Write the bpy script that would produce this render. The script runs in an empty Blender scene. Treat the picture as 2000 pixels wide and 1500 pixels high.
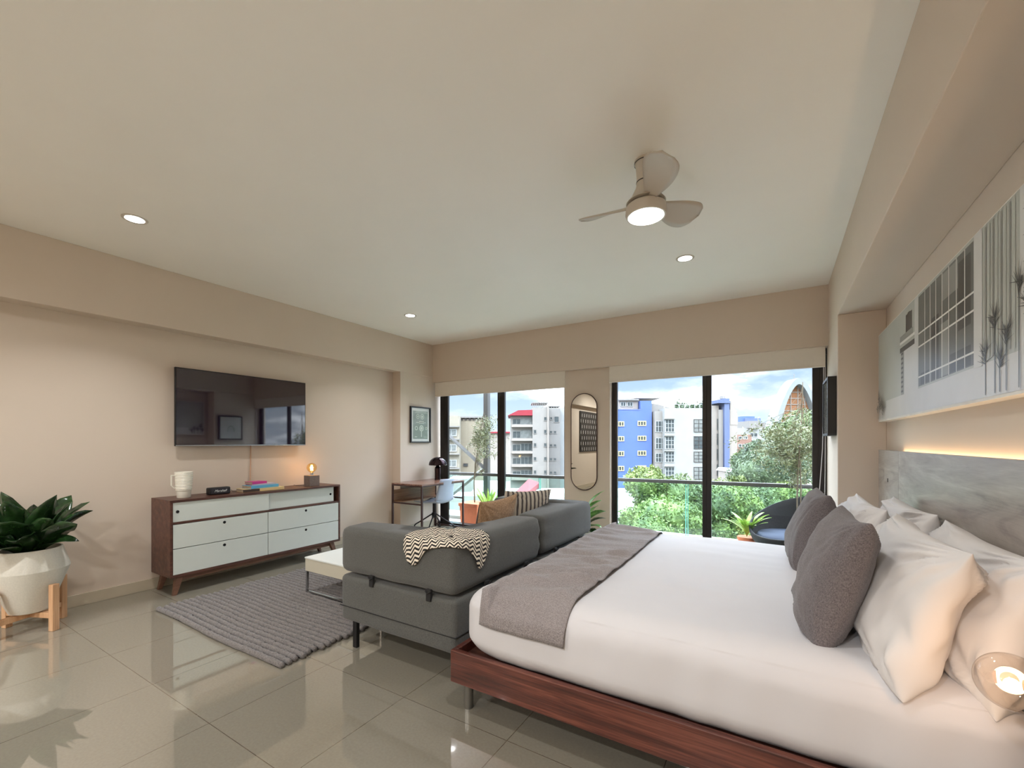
import bpy, bmesh, math, random
from mathutils import Vector, Matrix, noise
random.seed(7)
SC = bpy.context.scene
COL = SC.collection
R = math.radians

# ---------------------------------------------------------------- camera
CAMZ = 1.26
THETA = math.atan(518/848.5)
cam_d = bpy.data.cameras.new('camera')
cam = bpy.data.objects.new('camera', cam_d); COL.objects.link(cam)
cam.location = (0, 0, CAMZ)
cam.rotation_euler = (R(90), 0, THETA)
cam_d.sensor_width = 36
cam_d.lens = 36*848.5/2000
cam_d.shift_y = (864-750)/2000
cam_d.clip_start = 0.02; cam_d.clip_end = 2000
SC.camera = cam
SC.view_settings.view_transform = 'Standard'
SC.view_settings.look = 'None'
SC.view_settings.exposure = 0.45
SC.view_settings.gamma = 1.0
SC.view_settings.use_curve_mapping = False
SC.cycles.use_denoising = True
SC.cycles.max_bounces = 10
SC.cycles.diffuse_bounces = 6
SC.cycles.glossy_bounces = 5
SC.cycles.transmission_bounces = 8
SC.cycles.transparent_max_bounces = 24
SC.cycles.sample_clamp_indirect = 6
SC.cycles.caustics_reflective = False
SC.cycles.caustics_refractive = False

# light levels
SKY = 1.0; HIGH = 7.5; SUN = 1.1; SPOT = 8.0; FANW = 2.5; BACK_FILL = 36.0; STRIP = 7.0

# ---------------------------------------------------------------- world
def S(r, g, b, a=1):
    f = lambda c: (c/255/12.92) if c/255 <= .04045 else ((c/255+.055)/1.055)**2.4
    return (f(r), f(g), f(b), a)

w = bpy.data.worlds.new('sky'); SC.world = w; w.use_nodes = True
nt = w.node_tree; nt.nodes.clear()
N = nt.nodes.new; L = nt.links.new
tc = N('ShaderNodeTexCoord'); mp = N('ShaderNodeMapping'); mp.inputs['Scale'].default_value = (1.6, 1.6, 4.6)
mp.inputs['Location'].default_value = (0.35, 0.1, 0.2)
ns = N('ShaderNodeTexNoise'); ns.inputs['Scale'].default_value = 2.3; ns.inputs['Detail'].default_value = 9; ns.inputs['Roughness'].default_value = .56
cr = N('ShaderNodeValToRGB'); cr.color_ramp.elements[0].position = .44; cr.color_ramp.elements[1].position = .66
cr.color_ramp.elements[0].color = (.24, .42, .72, 1); cr.color_ramp.elements[1].color = (4.6, 4.8, 5.1, 1)
e = cr.color_ramp.elements.new(.51); e.color = (.55, .68, .85, 1)
sx = N('ShaderNodeSeparateXYZ'); hz = N('ShaderNodeMapRange'); hz.inputs['From Min'].default_value = 0.0; hz.inputs['From Max'].default_value = .22
hz.inputs['To Min'].default_value = .5; hz.inputs['To Max'].default_value = 0.0
mx = N('ShaderNodeMixRGB'); mx.inputs['Color2'].default_value = (1.15, 1.25, 1.4, 1)
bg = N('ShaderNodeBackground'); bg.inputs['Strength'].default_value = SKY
ow = N('ShaderNodeOutputWorld')
L(tc.outputs['Generated'], mp.inputs['Vector']); L(mp.outputs[0], ns.inputs['Vector']); L(ns.outputs[0], cr.inputs[0])
L(tc.outputs['Generated'], sx.inputs[0]); L(sx.outputs['Z'], hz.inputs['Value']); L(hz.outputs[0], mx.inputs['Fac'])
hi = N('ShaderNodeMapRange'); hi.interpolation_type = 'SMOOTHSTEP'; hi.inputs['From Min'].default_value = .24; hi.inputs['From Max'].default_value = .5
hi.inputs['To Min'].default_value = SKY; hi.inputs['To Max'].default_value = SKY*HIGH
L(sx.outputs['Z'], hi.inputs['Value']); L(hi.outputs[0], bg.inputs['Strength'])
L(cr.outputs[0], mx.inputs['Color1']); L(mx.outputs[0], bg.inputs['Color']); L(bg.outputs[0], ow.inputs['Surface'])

sd = bpy.data.lights.new('sun', 'SUN'); sd.energy = SUN; sd.angle = R(1.5); sd.color = (1, .965, .9)
so = bpy.data.objects.new('sun', sd); COL.objects.link(so)
so.rotation_euler = Vector((.25, .75, -.85)).to_track_quat('-Z', 'Y').to_euler()

# ---------------------------------------------------------------- materials
MATS = {}
def newmat(name):
    m = bpy.data.materials.new(name); m.use_nodes = True
    t = m.node_tree; b = t.nodes['Principled BSDF']
    MATS[name] = m
    return m, t, b
def coords(t, scale=(1, 1, 1), rot=(0, 0, 0), kind='Object'):
    c = t.nodes.new('ShaderNodeTexCoord'); mpn = t.nodes.new('ShaderNodeMapping')
    mpn.inputs['Scale'].default_value = scale; mpn.inputs['Rotation'].default_value = rot
    t.links.new(c.outputs[kind], mpn.inputs['Vector']); return mpn.outputs[0]
def tnoise(t, vec, scale, detail=3, rough=.5, dist=0):
    n = t.nodes.new('ShaderNodeTexNoise'); n.inputs['Scale'].default_value = scale; n.inputs['Detail'].default_value = detail
    n.inputs['Roughness'].default_value = rough; n.inputs['Distortion'].default_value = dist
    t.links.new(vec, n.inputs['Vector']); return n.outputs[0]
def ramp(t, fac, stops):
    c = t.nodes.new('ShaderNodeValToRGB'); t.links.new(fac, c.inputs[0])
    el = c.color_ramp.elements
    while len(el) < len(stops): el.new(.5)
    for q, (p, col) in zip(el, stops): q.position = p; q.color = col
    return c.outputs[0]
def bump(t, b, h, strength, dist=.01):
    n = t.nodes.new('ShaderNodeBump'); n.inputs['Strength'].default_value = strength; n.inputs['Distance'].default_value = dist
    t.links.new(h, n.inputs['Height']); t.links.new(n.outputs[0], b.inputs['Normal'])
def mul(c, k): return (min(1, c[0]*k), min(1, c[1]*k), min(1, c[2]*k), 1)
def plain(name, c, rough=.5, metal=0, var=.06, nscale=12, bmp=0, spec=.5, coat=0):
    m, t, b = newmat(name); v = coords(t)
    n = tnoise(t, v, nscale)
    t.links.new(ramp(t, n, [(.3, mul(c, 1-var)), (.7, mul(c, 1+var))]), b.inputs['Base Color'])
    b.inputs['Roughness'].default_value = rough; b.inputs['Metallic'].default_value = metal
    b.inputs['Specular IOR Level'].default_value = spec; b.inputs['Coat Weight'].default_value = coat
    if bmp: bump(t, b, tnoise(t, v, nscale*12, 4), bmp, .003)
    return m
def wood(name, c1, c2, c3, axis=0, rough=.4, sc=1.0, bmp=.15, coat=0):
    m, t, b = newmat(name)
    s = [14*sc]*3; s[axis] = .9*sc
    v = coords(t, tuple(s)); n1 = tnoise(t, v, 1.6, 6, .6, .6)
    s2 = [60*sc]*3; s2[axis] = 1.5*sc
    v2 = coords(t, tuple(s2)); n2 = tnoise(t, v2, 2.5, 4, .6)
    mixn = t.nodes.new('ShaderNodeMath'); mixn.operation = 'MULTIPLY_ADD'; mixn.inputs[1].default_value = .35
    t.links.new(n2, mixn.inputs[0]); 
    m2 = t.nodes.new('ShaderNodeMath'); m2.operation = 'MULTIPLY'; m2.inputs[1].default_value = .65
    t.links.new(n1, m2.inputs[0]); t.links.new(m2.outputs[0], mixn.inputs[2])
    t.links.new(ramp(t, mixn.outputs[0], [(.36, c1), (.5, c2), (.64, c3)]), b.inputs['Base Color'])
    b.inputs['Roughness'].default_value = rough; b.inputs['Coat Weight'].default_value = coat
    bump(t, b, mixn.outputs[0], bmp, .002)
    return m
def fabric(name, c1, c2, nscale=220, rough=.9, bmp=.5, weave=True, stretch=8, sheen=.2):
    m, t, b = newmat(name)
    va = coords(t, (stretch, 1, 1)); vb = coords(t, (1, stretch, 1)); vc = coords(t, (1, 1, stretch))
    a = tnoise(t, va, nscale/stretch*1.3, 2); bb = tnoise(t, vb, nscale/stretch*1.3, 2); cc = tnoise(t, vc, nscale/stretch*1.3, 2)
    m1 = t.nodes.new('ShaderNodeMath'); m1.operation = 'ADD'; t.links.new(a, m1.inputs[0]); t.links.new(bb, m1.inputs[1])
    m2 = t.nodes.new('ShaderNodeMath'); m2.operation = 'ADD'; t.links.new(m1.outputs[0], m2.inputs[0]); t.links.new(cc, m2.inputs[1])
    m3 = t.nodes.new('ShaderNodeMath'); m3.operation = 'DIVIDE'; m3.inputs[1].default_value = 3; t.links.new(m2.outputs[0], m3.inputs[0])
    t.links.new(ramp(t, m3.outputs[0], [(.4, c1), (.6, c2)]), b.inputs['Base Color'])
    b.inputs['Roughness'].default_value = rough; b.inputs['Sheen Weight'].default_value = sheen
    b.inputs['Specular IOR Level'].default_value = .2
    bump(t, b, m3.outputs[0], bmp, .003)
    return m
def emis(name, c, s):
    m, t, b = newmat(name); b.inputs['Base Color'].default_value = c
    b.inputs['Emission Color'].default_value = c; b.inputs['Emission Strength'].default_value = s
    return m
def archglass(name, tint=(.97, .99, .98, 1), ior=1.45, rough=0.0, k=1.0):
    m = bpy.data.materials.new(name); m.use_nodes = True; t = m.node_tree; t.nodes.clear(); MATS[name] = m
    o = t.nodes.new('ShaderNodeOutputMaterial'); mxs = t.nodes.new('ShaderNodeMixShader')
    tr = t.nodes.new('ShaderNodeBsdfTransparent'); tr.inputs[0].default_value = tint
    gl = t.nodes.new('ShaderNodeBsdfGlossy'); gl.inputs['Roughness'].default_value = rough
    fr = t.nodes.new('ShaderNodeLayerWeight'); fr.inputs['Blend'].default_value = .5
    pw = t.nodes.new('ShaderNodeMath'); pw.operation = 'POWER'; pw.inputs[1].default_value = 5; t.links.new(fr.outputs['Facing'], pw.inputs[0])
    f0 = ((ior-1)/(ior+1))**2*k
    mm = t.nodes.new('ShaderNodeMath'); mm.operation = 'MULTIPLY_ADD'; mm.inputs[1].default_value = (1-f0)*min(1, k); mm.inputs[2].default_value = f0; mm.use_clamp = True
    t.links.new(pw.outputs[0], mm.inputs[0]); t.links.new(mm.outputs[0], mxs.inputs[0])
    t.links.new(tr.outputs[0], mxs.inputs[1]); t.links.new(gl.outputs[0], mxs.inputs[2]); t.links.new(mxs.outputs[0], o.inputs[0])
    return m

M_wall = plain('wall_paint', S(208, 193, 177), .75, var=.015, nscale=2, bmp=.05)
M_ceil = plain('ceiling_paint', S(243, 239, 231), .85, var=.01, nscale=2, bmp=.04)
M_skirt = plain('skirting_tile', S(188, 176, 155), .25, var=.03)
# porcelain floor: 0.6 m tiles, thin joints
M_floor, t, b = newmat('porcelain_tile')
v = coords(t)
sp = t.nodes.new('ShaderNodeSeparateXYZ'); t.links.new(v, sp.inputs[0])
def joint(out, off):
    a = t.nodes.new('ShaderNodeMath'); a.operation = 'ADD'; a.inputs[1].default_value = off; t.links.new(out, a.inputs[0])
    p = t.nodes.new('ShaderNodeMath'); p.operation = 'PINGPONG'; p.inputs[1].default_value = .3; t.links.new(a.outputs[0], p.inputs[0])
    l = t.nodes.new('ShaderNodeMath'); l.operation = 'LESS_THAN'; l.inputs[1].default_value = .0016; t.links.new(p.outputs[0], l.inputs[0]); return l.outputs[0]
jx = joint(sp.outputs[0], 2.775); jy = joint(sp.outputs[1], -.955+.6)
jm = t.nodes.new('ShaderNodeMath'); jm.operation = 'MAXIMUM'; t.links.new(jx, jm.inputs[0]); t.links.new(jy, jm.inputs[1])
tn = ramp(t, tnoise(t, v, 90, 3), [(.35, S(133, 127, 113)), (.65, S(138, 132, 118))])
mxf = t.nodes.new('ShaderNodeMixRGB'); mxf.inputs['Color2'].default_value = S(96, 84, 68)
t.links.new(jm.outputs[0], mxf.inputs['Fac']); t.links.new(tn, mxf.inputs['Color1']); t.links.new(mxf.outputs[0], b.inputs['Base Color'])
b.inputs['Roughness'].default_value = .025; b.inputs['IOR'].default_value = 2.9
M_walnutY = wood('walnut_along_y', S(58, 34, 27), S(84, 52, 42), S(108, 72, 58), 1, .38)
M_walnutX = wood('walnut_along_x', S(58, 34, 27), S(84, 52, 42), S(108, 72, 58), 0, .38)
M_walnutZ = wood('walnut_along_z', S(58, 34, 27), S(84, 52, 42), S(108, 72, 58), 2, .38)
M_legwood = wood('leg_walnut', S(84, 56, 42), S(112, 78, 60), S(134, 96, 76), 1, .45)
M_bedwood = wood('tzalam_wood', S(48, 22, 17), S(86, 42, 33), S(124, 72, 56), 0, .3, 1.1, .15, .3)
M_deskwood = wood('desk_walnut', S(112, 78, 52), S(146, 108, 78), S(176, 138, 104), 1, .4)
M_desktop = wood('desk_top_walnut', S(84, 54, 44), S(120, 84, 70), S(150, 112, 96), 1, .22)
M_bamboo = wood('oak_stand_wood', S(188, 142, 104), S(212, 168, 128), S(228, 188, 150), 2, .5)
M_whitelac = plain('white_lacquer', S(222, 226, 222), .35, var=.01)
M_whitedrawer = plain('white_drawer_paint', S(208, 214, 208), .4, var=.01)
M_black = plain('black_plastic', S(14, 13, 14), .45, var=.1)
M_hole = plain('dark_hole', S(8, 8, 10), .9)
M_blackmetal = plain('black_metal', S(34, 28, 28), .4, .6, var=.1)
M_bronze = plain('bronze_desk_steel', S(74, 52, 50), .35, .5, var=.08)
M_alu = plain('dark_aluminium', S(46, 42, 40), .35, .5, var=.08)
M_rail = plain('railing_steel', S(84, 82, 80), .45, .3, var=.05)
M_alulight = plain('grey_aluminium', S(120, 118, 112), .35, .7, var=.05)
M_chrome = plain('chrome', S(205, 205, 205), .15, 1, var=.02)
M_silver = plain('silver_tv_edge', S(180, 180, 182), .3, .9, var=.02)
M_screen = plain('tv_screen', S(24, 14, 34), .03, var=.02, spec=.5)
M_screen.node_tree.nodes['Principled BSDF'].inputs['IOR'].default_value = 2.1
M_mirror = plain('mirror_silver', S(186, 186, 180), .01, 1, var=0)
M_ceramic = plain('white_ceramic', S(226, 222, 208), .35, var=.02)
M_potwhite = plain('speckled_white_pot', S(214, 210, 198), .55, var=.05, nscale=120)
M_soil = plain('soil', S(46, 36, 28), 1, var=.4, nscale=60, bmp=.6)
M_terra = plain('terracotta', S(206, 120, 84), .8, var=.06, nscale=20, bmp=.1)
M_concrete = plain('cast_concrete', S(118, 104, 96), .8, var=.12, nscale=60, bmp=.2)
M_sofa = fabric('sofa_fabric', S(68, 68, 66), S(104, 104, 100), 1500, .95, .3)
M_sofadark = plain('sofa_gap_fabric', S(34, 33, 33), .95)
M_grey_pillow = fabric('grey_linen', S(84, 79, 81), S(128, 121, 122), 1000, .9, .5)
M_runner = fabric('grey_runner_linen', S(108, 101, 102), S(164, 156, 154), 1100, .85, .4)
M_sheet = plain('white_cotton', S(206, 204, 206), .7, var=.012, nscale=6)
M_sheet2 = plain('white_pillowcase', S(216, 212, 210), .65, var=.012, nscale=6)
M_blind = plain('blind_fabric', S(222, 214, 202), .85, var=.015, nscale=30)
M_rug = fabric('rug_wool', S(78, 74, 74), S(138, 132, 128), 700, 1, .6)
M_tan = fabric('tan_weave', S(140, 104, 74), S(204, 168, 130), 500, .95, .8)
M_dkcush = fabric('charcoal_cushion', S(48, 44, 42), S(76, 70, 66), 300)
M_rope = plain('dark_rope_weave', S(40, 40, 40), .85, var=.25, nscale=90, bmp=.4)
M_chaircush = plain('slate_outdoor_cushion', S(66, 74, 90), .9, var=.05)
M_greyplastic = plain('blue_grey_shell', S(164, 172, 188), .5, var=.02)
M_glass = archglass('window_glass', (.98, .99, .985, 1), 1.35, 0, .6)
M_balglass = archglass('balcony_glass', (.86, .97, .93, 1), 1.45)
M_edge = plain('green_glass_edge', S(120, 205, 190), .2, var=.02)
M_picglass = archglass('picture_glass', (1, 1, 1, 1), 1.45)
M_globe = archglass('smoked_amber_globe', (.97, .92, .87, 1), 1.7, 0, 1.5)
M_bulbglass = archglass('amber_bulb_glass', (1, .84, .55, 1), 1.5, 0, 1.2)
M_disc = emis('lamp_disc', (1, .97, .93, 1), 14)
M_warm = emis('warm_filament', (1, .62, .22, 1), 14)
M_warmbig = emis('warm_bulb', (1, .70, .34, 1), 6)
M_led = emis('led_strip_glow', (1, .74, .46, 1), STRIP)
M_fan = plain('fan_white', S(196, 188, 176), .45, var=.01)
M_bark = plain('bark', S(120, 108, 90), .9, var=.2, nscale=40)
# headboard veneer: grey wood, long flowing grain
M_hb, t, b = newmat('grey_ash_veneer')
v = coords(t, (1, .9, 5.5)); n1 = tnoise(t, v, 1.5, 6, .62, 1.3)
v2 = coords(t, (1, 3, 90)); n2 = tnoise(t, v2, 2, 3)
ad = t.nodes.new('ShaderNodeMath'); ad.operation = 'MULTIPLY_ADD'; ad.inputs[1].default_value = .22
t.links.new(n2, ad.inputs[0]); t.links.new(n1, ad.inputs[2])
t.links.new(ramp(t, ad.outputs[0], [(.44, S(138, 126, 120)), (.55, S(160, 151, 143)), (.68, S(176, 169, 160)), (.78, S(190, 184, 175))]), b.inputs['Base Color'])
b.inputs['Roughness'].default_value = .35
def leafmat(name, c1, c2, sc=3, rough=.5, tl=.25):
    m, t, b = newmat(name); v = coords(t)
    t.links.new(ramp(t, tnoise(t, v, sc, 5, .65), [(.35, c1), (.65, c2)]), b.inputs['Base Color'])
    b.inputs['Roughness'].default_value = rough
    return m
M_leafdark = leafmat('dark_glossy_leaf', S(12, 26, 14), S(44, 76, 36), 9, .22)
M_leafmid = leafmat('mid_leaf', S(50, 96, 40), S(120, 170, 84), 14, .35)
M_leafagave = leafmat('bright_blade_leaf', S(110, 160, 50), S(196, 222, 110), 18, .4)
M_tree1 = leafmat('bright_canopy', S(48, 66, 28), S(122, 136, 68), 2.2, .6)
M_tree2 = leafmat('olive_canopy', S(44, 60, 30), S(102, 116, 64), 1.2, .6)
M_tree3 = leafmat('dark_canopy', S(34, 50, 32), S(78, 96, 60), 1.2, .6)
M_olive = leafmat('grey_green_leaf', S(84, 94, 62), S(156, 160, 116), 14, .5)

# ---------------------------------------------------------------- geometry helpers
def bm_new(): return bmesh.new()
def box(bm, x0, x1, y0, y1, z0, z1, M=None):
    vs = [bm.verts.new((x, y, z)) for x in (x0, x1) for y in (y0, y1) for z in (z0, z1)]
    for f in ((0, 1, 3, 2), (4, 6, 7, 5), (0, 4, 5, 1), (2, 3, 7, 6), (0, 2, 6, 4), (1, 5, 7, 3)):
        bm.faces.new([vs[i] for i in f])
    if M is not None:
        for q in vs: q.co = M @ q.co
    return vs
def prism(bm, pts, ax, a0, a1):
    """pts: 2D outline in the two other axes; extrude along ax"""
    def P(p, a):
        if ax == 2: return (p[0], p[1], a)
        if ax == 1: return (p[0], a, p[1])
        return (a, p[0], p[1])
    A = [bm.verts.new(P(p, a0)) for p in pts]; B = [bm.verts.new(P(p, a1)) for p in pts]
    n = len(pts)
    bm.faces.new(A[::-1]); bm.faces.new(B)
    for i in range(n): bm.faces.new((A[i], A[(i+1) % n], B[(i+1) % n], B[i]))
    return A+B
def tube(bm, pts, rad, seg=8, cap=True):
    pts = [Vector(p) for p in pts]; n = len(pts); rs = rad if isinstance(rad, (list, tuple)) else [rad]*n
    rings = []; up = Vector((0, 0, 1))
    prev = None
    for i, p in enumerate(pts):
        d = (pts[min(i+1, n-1)]-pts[max(i-1, 0)]).normalized()
        if prev is None:
            a = d.cross(up) if abs(d.dot(up)) < .95 else d.cross(Vector((1, 0, 0)))
        else: a = prev-d*prev.dot(d)
        a.normalize(); prev = a; c = d.cross(a)
        rings.append([bm.verts.new(p+(a*math.cos(2*math.pi*k/seg)+c*math.sin(2*math.pi*k/seg))*rs[i]) for k in range(seg)])
    for i in range(n-1):
        for k in range(seg): bm.faces.new((rings[i][k], rings[i][(k+1) % seg], rings[i+1][(k+1) % seg], rings[i+1][k]))
    if cap: bm.faces.new(rings[0][::-1]); bm.faces.new(rings[-1])
def lathe(bm, prof, c, seg=40, sx=1, sy=1):
    rings = []
    for r, z in prof:
        if r < 1e-6: rings.append([bm.verts.new((c[0], c[1], c[2]+z))])
        else: rings.append([bm.verts.new((c[0]+sx*r*math.cos(2*math.pi*k/seg), c[1]+sy*r*math.sin(2*math.pi*k/seg), c[2]+z)) for k in range(seg)])
    for a, b_ in zip(rings, rings[1:]):
        for k in range(seg):
            k2 = (k+1) % seg
            if len(a) == 1 and len(b_) == 1: continue
            if len(a) == 1: bm.faces.new((a[0], b_[k2], b_[k]))
            elif len(b_) == 1: bm.faces.new((a[k], a[k2], b_[0]))
            else: bm.faces.new((a[k], a[k2], b_[k2], b_[k]))
def cyl(bm, c, r, z0, z1, seg=32): lathe(bm, [(0, z0), (r, z0), (r, z1), (0, z1)], (c[0], c[1], 0), seg)
def rbox(bm, x0, x1, y0, y1, z0, z1, r, n=5, inner=.08, disp=None):
    """rounded box from a dense grid; r = (rx,ry,rz)"""
    if not isinstance(r, (list, tuple)): r = (r, r, r)
    def samples(a, b_, rr):
        s = [a+rr*(1-math.cos(math.pi/2*i/n)) for i in range(n)]
        m = max(1, int((b_-a-2*rr)/inner)); s += [a+rr+(b_-a-2*rr)*i/m for i in range(m+1)]
        s += [b_-rr+rr*math.sin(math.pi/2*i/n) for i in range(1, n+1)]
        return s
    X, Y, Z = samples(x0, x1, r[0]), samples(y0, y1, r[1]), samples(z0, z1, r[2])
    lo = (x0+r[0], y0+r[1], z0+r[2]); hi = (x1-r[0], y1-r[1], z1-r[2])
    cache = {}
    def V(i, j, k):
        key = (i, j, k)
        if key in cache: return cache[key]
        p = [X[i], Y[j], Z[k]]
        c = [min(max(p[q], lo[q]), hi[q]) for q in range(3)]
        d = [(p[q]-c[q])/r[q] if r[q] else 0 for q in range(3)]
        l = math.sqrt(sum(q*q for q in d))
        if l > 1e-9:
            p = [c[q]+d[q]/l*r[q] for q in range(3)]
        co = Vector(p)
        if disp: co = disp(co, Vector(d).normalized() if l > 1e-9 else Vector((0, 0, 0)))
        cache[key] = bm.verts.new(co); return cache[key]
    nx, ny, nz = len(X)-1, len(Y)-1, len(Z)-1
    for i in range(nx):
        for j in range(ny):
            bm.faces.new((V(i, j, 0), V(i, j+1, 0), V(i+1, j+1, 0), V(i+1, j, 0)))
            bm.faces.new((V(i, j, nz), V(i+1, j, nz), V(i+1, j+1, nz), V(i, j+1, nz)))
    for i in range(nx):
        for k in range(nz):
            bm.faces.new((V(i, 0, k), V(i+1, 0, k), V(i+1, 0, k+1), V(i, 0, k+1)))
            bm.faces.new((V(i, ny, k), V(i, ny, k+1), V(i+1, ny, k+1), V(i+1, ny, k)))
    for j in range(ny):
        for k in range(nz):
            bm.faces.new((V(0, j, k), V(0, j, k+1), V(0, j+1, k+1), V(0, j+1, k)))
            bm.faces.new((V(nx, j, k), V(nx, j+1, k), V(nx, j+1, k+1), V(nx, j, k+1)))
def quadm(bm, pts, mi=0):
    f = bm.faces.new([bm.verts.new(p) for p in pts]); f.material_index = mi; return f
def xform(bm, M, start=0):
    bm.verts.ensure_lookup_table()
    for q in bm.verts[start:]: q.co = M @ q.co

WLOC = {}
def obj(name, bm, mats, parent=None, smooth=False, bevel=0, seg=2, solid=0, label=None, origin=None, sub=0):
    if not isinstance(mats, (list, tuple)): mats = [mats]
    me = bpy.data.meshes.new(name)
    if parent is not None: o0 = WLOC[parent.name] if not isinstance(parent, Vector) else parent
    else: o0 = Vector((0, 0, 0))
    xs = [q.co for q in bm.verts]
    if origin is not None: c = Vector(origin)
    else:
        mn = [min(p[i] for p in xs) for i in range(3)]; mxx = [max(p[i] for p in xs) for i in range(3)]
        c = Vector(((mn[0]+mxx[0])/2, (mn[1]+mxx[1])/2, mn[2]))
    for q in bm.verts: q.co = q.co-c
    bmesh.ops.recalc_face_normals(bm, faces=bm.faces[:])
    bm.to_mesh(me); bm.free()
    for m in mats: me.materials.append(m)
    if smooth:
        me.polygons.foreach_set('use_smooth', [True]*len(me.polygons))
        if smooth != 'all':
            try: me.set_sharp_from_angle(angle=R(40))
            except Exception: pass
    o = bpy.data.objects.new(name, me); COL.objects.link(o)
    o.location = c-o0
    if parent is not None: o.parent = parent
    WLOC[o.name] = c
    if bevel:
        md = o.modifiers.new('bevel', 'BEVEL'); md.width = bevel; md.segments = seg; md.limit_method = 'ANGLE'; md.angle_limit = R(40)
    if solid:
        md = o.modifiers.new('solid', 'SOLIDIFY'); md.thickness = solid; md.offset = 0
    if sub:
        md = o.modifiers.new('sub', 'SUBSURF'); md.levels = sub; md.render_levels = sub
    if label: o['label'] = label
    return o
def thing(name, label, cat, loc, group=None):
    o = bpy.data.objects.new(name, None); COL.objects.link(o); o.location = loc; o.empty_display_size = .05
    o['label'] = label; o['category'] = cat
    if group: o['group'] = group
    WLOC[o.name] = Vector(loc); return o
def tag(o, label, cat, group=None, kind=None):
    o['label'] = label; o['category'] = cat
    if group: o['group'] = group
    if kind: o['kind'] = kind
    return o
def struct(o): o['kind'] = 'structure'; return o
def B(*a):
    bm = bm_new(); box(bm, *a); return bm

# ---------------------------------------------------------------- room
XL, XLW, XR, XRB = -4.45, -4.60, .70, .405      # left beam face, left wall, right wall, right beam face
YW, YB, CH = 4.98, -3.2, 2.73
YP, YG = 5.04, 5.16
struct(obj('floor', B(XLW-.2, XR+.2, YB-.2, 5.24, -.12, 0), M_floor, origin=(0, 0, 0)))
struct(obj('ceiling', B(XLW-.2, XR+.2, YB-.2, 5.4, CH, CH+.25), M_ceil))
struct(obj('wall_left', B(XLW-.2, XLW, YB-.2, 4.325, 0, CH), M_wall))
struct(obj('wall_left', B(XLW-.2, XL, 4.325, 5.24, 0, 2.24), M_wall))
struct(obj('trim_1', B(XLW-.2+.001, XL, YB, 5.24, 2.24, CH), M_wall, bevel=.004))
struct(obj('wall_back', B(XLW-.2, XR+.2, YB-.2, YB, 0, CH), M_wall))
struct(obj('wall_right', B(XR, XR+.2, YB, 5.24, 0, CH), M_wall))
struct(obj('trim_2', B(XRB, XR, YB, YW, 2.26, CH), M_wall, bevel=.004))
struct(obj('wall_right', B(XRB, XR, 4.24, 5.24, 0, 2.26), M_wall, bevel=.004))
struct(obj('trim_3', B(XL, XR, YW, 5.24, 2.16, CH), M_wall, bevel=.004))
struct(obj('wall_front', B(-2.30, -1.705, YP, 5.24, 0, 2.16), M_wall, bevel=.004))
struct(obj('baseboard_left', B(XLW, XLW+.012, YB, 4.325, 0, .09), M_skirt, bevel=.002))
struct(obj('baseboard_left', B(XL, XL+.012, 4.325, 5.05, 0, .09), M_skirt, bevel=.002))
struct(obj('baseboard_front', B(-2.30, -1.705, YP-.012, YP, 0, .09), M_skirt, bevel=.002))

# sliding windows
def window(name, x0, x1, stiles, edge=None):
    fr = bm_new(); zt = 2.16
    box(fr, x0, x1, YG-.06, YG+.06, 0, .05); box(fr, x0, x1, YG-.06, YG+.06, zt-.06, zt)
    wnd = struct(obj(name, fr, M_alu, bevel=.003))
    for a, b_, d in stiles:
        s = bm_new(); box(s, a, b_, YG-.05+d, YG-.01+d, .05, zt-.06)
        box(s, a+(b_-a)*.4, a+(b_-a)*.5, YG-.056+d, YG-.05+d, .05, zt-.06)
        obj('stile', s, M_alu, wnd, bevel=.003)
    xs = sorted([(a+b_)/2 for a, b_, d in stiles])
    for a, b_ in zip(xs, xs[1:]):
        obj('window_pane', B(a, b_, YG+.012, YG+.018, .05, zt-.06), M_glass, wnd)
    return wnd
window('window_1', XL, -2.30, [(-4.40, -4.25, -.01), (-3.36, -3.245, 0), (-2.335, -2.30, 0)])
window('window_2', -1.705, XRB, [(-1.705, -1.64, 0), (-.695, -.605, 0), (.29, .405, 0)])

# roller blinds
def blind(x0, x1, zb, label):
    t_ = thing('roller_blind', label, 'blind', ((x0+x1)/2, YP-.03, zb))
    f = B(x0, x1, 5.0, 5.006, zb, 2.158); obj('blind_fabric', f, M_blind, t_)
    r_ = bm_new(); tube(r_, [(x0, 5.003, zb), (x1, 5.003, zb)], .009, 8); obj('bottom_rail', r_, M_blind, t_)
    return t_
blind(-4.415, -2.275, 1.955, 'rolled-up beige roller blind above the left window behind the desk')
rb = blind(-1.70, .385, 1.975, 'rolled-up beige roller blind above the wide window beside the bed')
ch = bm_new()
tube(ch, [(.372, 5.03, 2.12), (.375, 5.03, 1.7), (.365, 5.03, 1.2), (.33, 5.02, .62)], .0035, 6)
tube(ch, [(.385, 5.03, 2.12), (.387, 5.03, 1.6), (.385, 5.03, 1.0), (.38, 5.02, .62)], .0035, 6)
obj('pull_chain', ch, M_sheet, rb, smooth=True, label='white pull chain')

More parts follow.
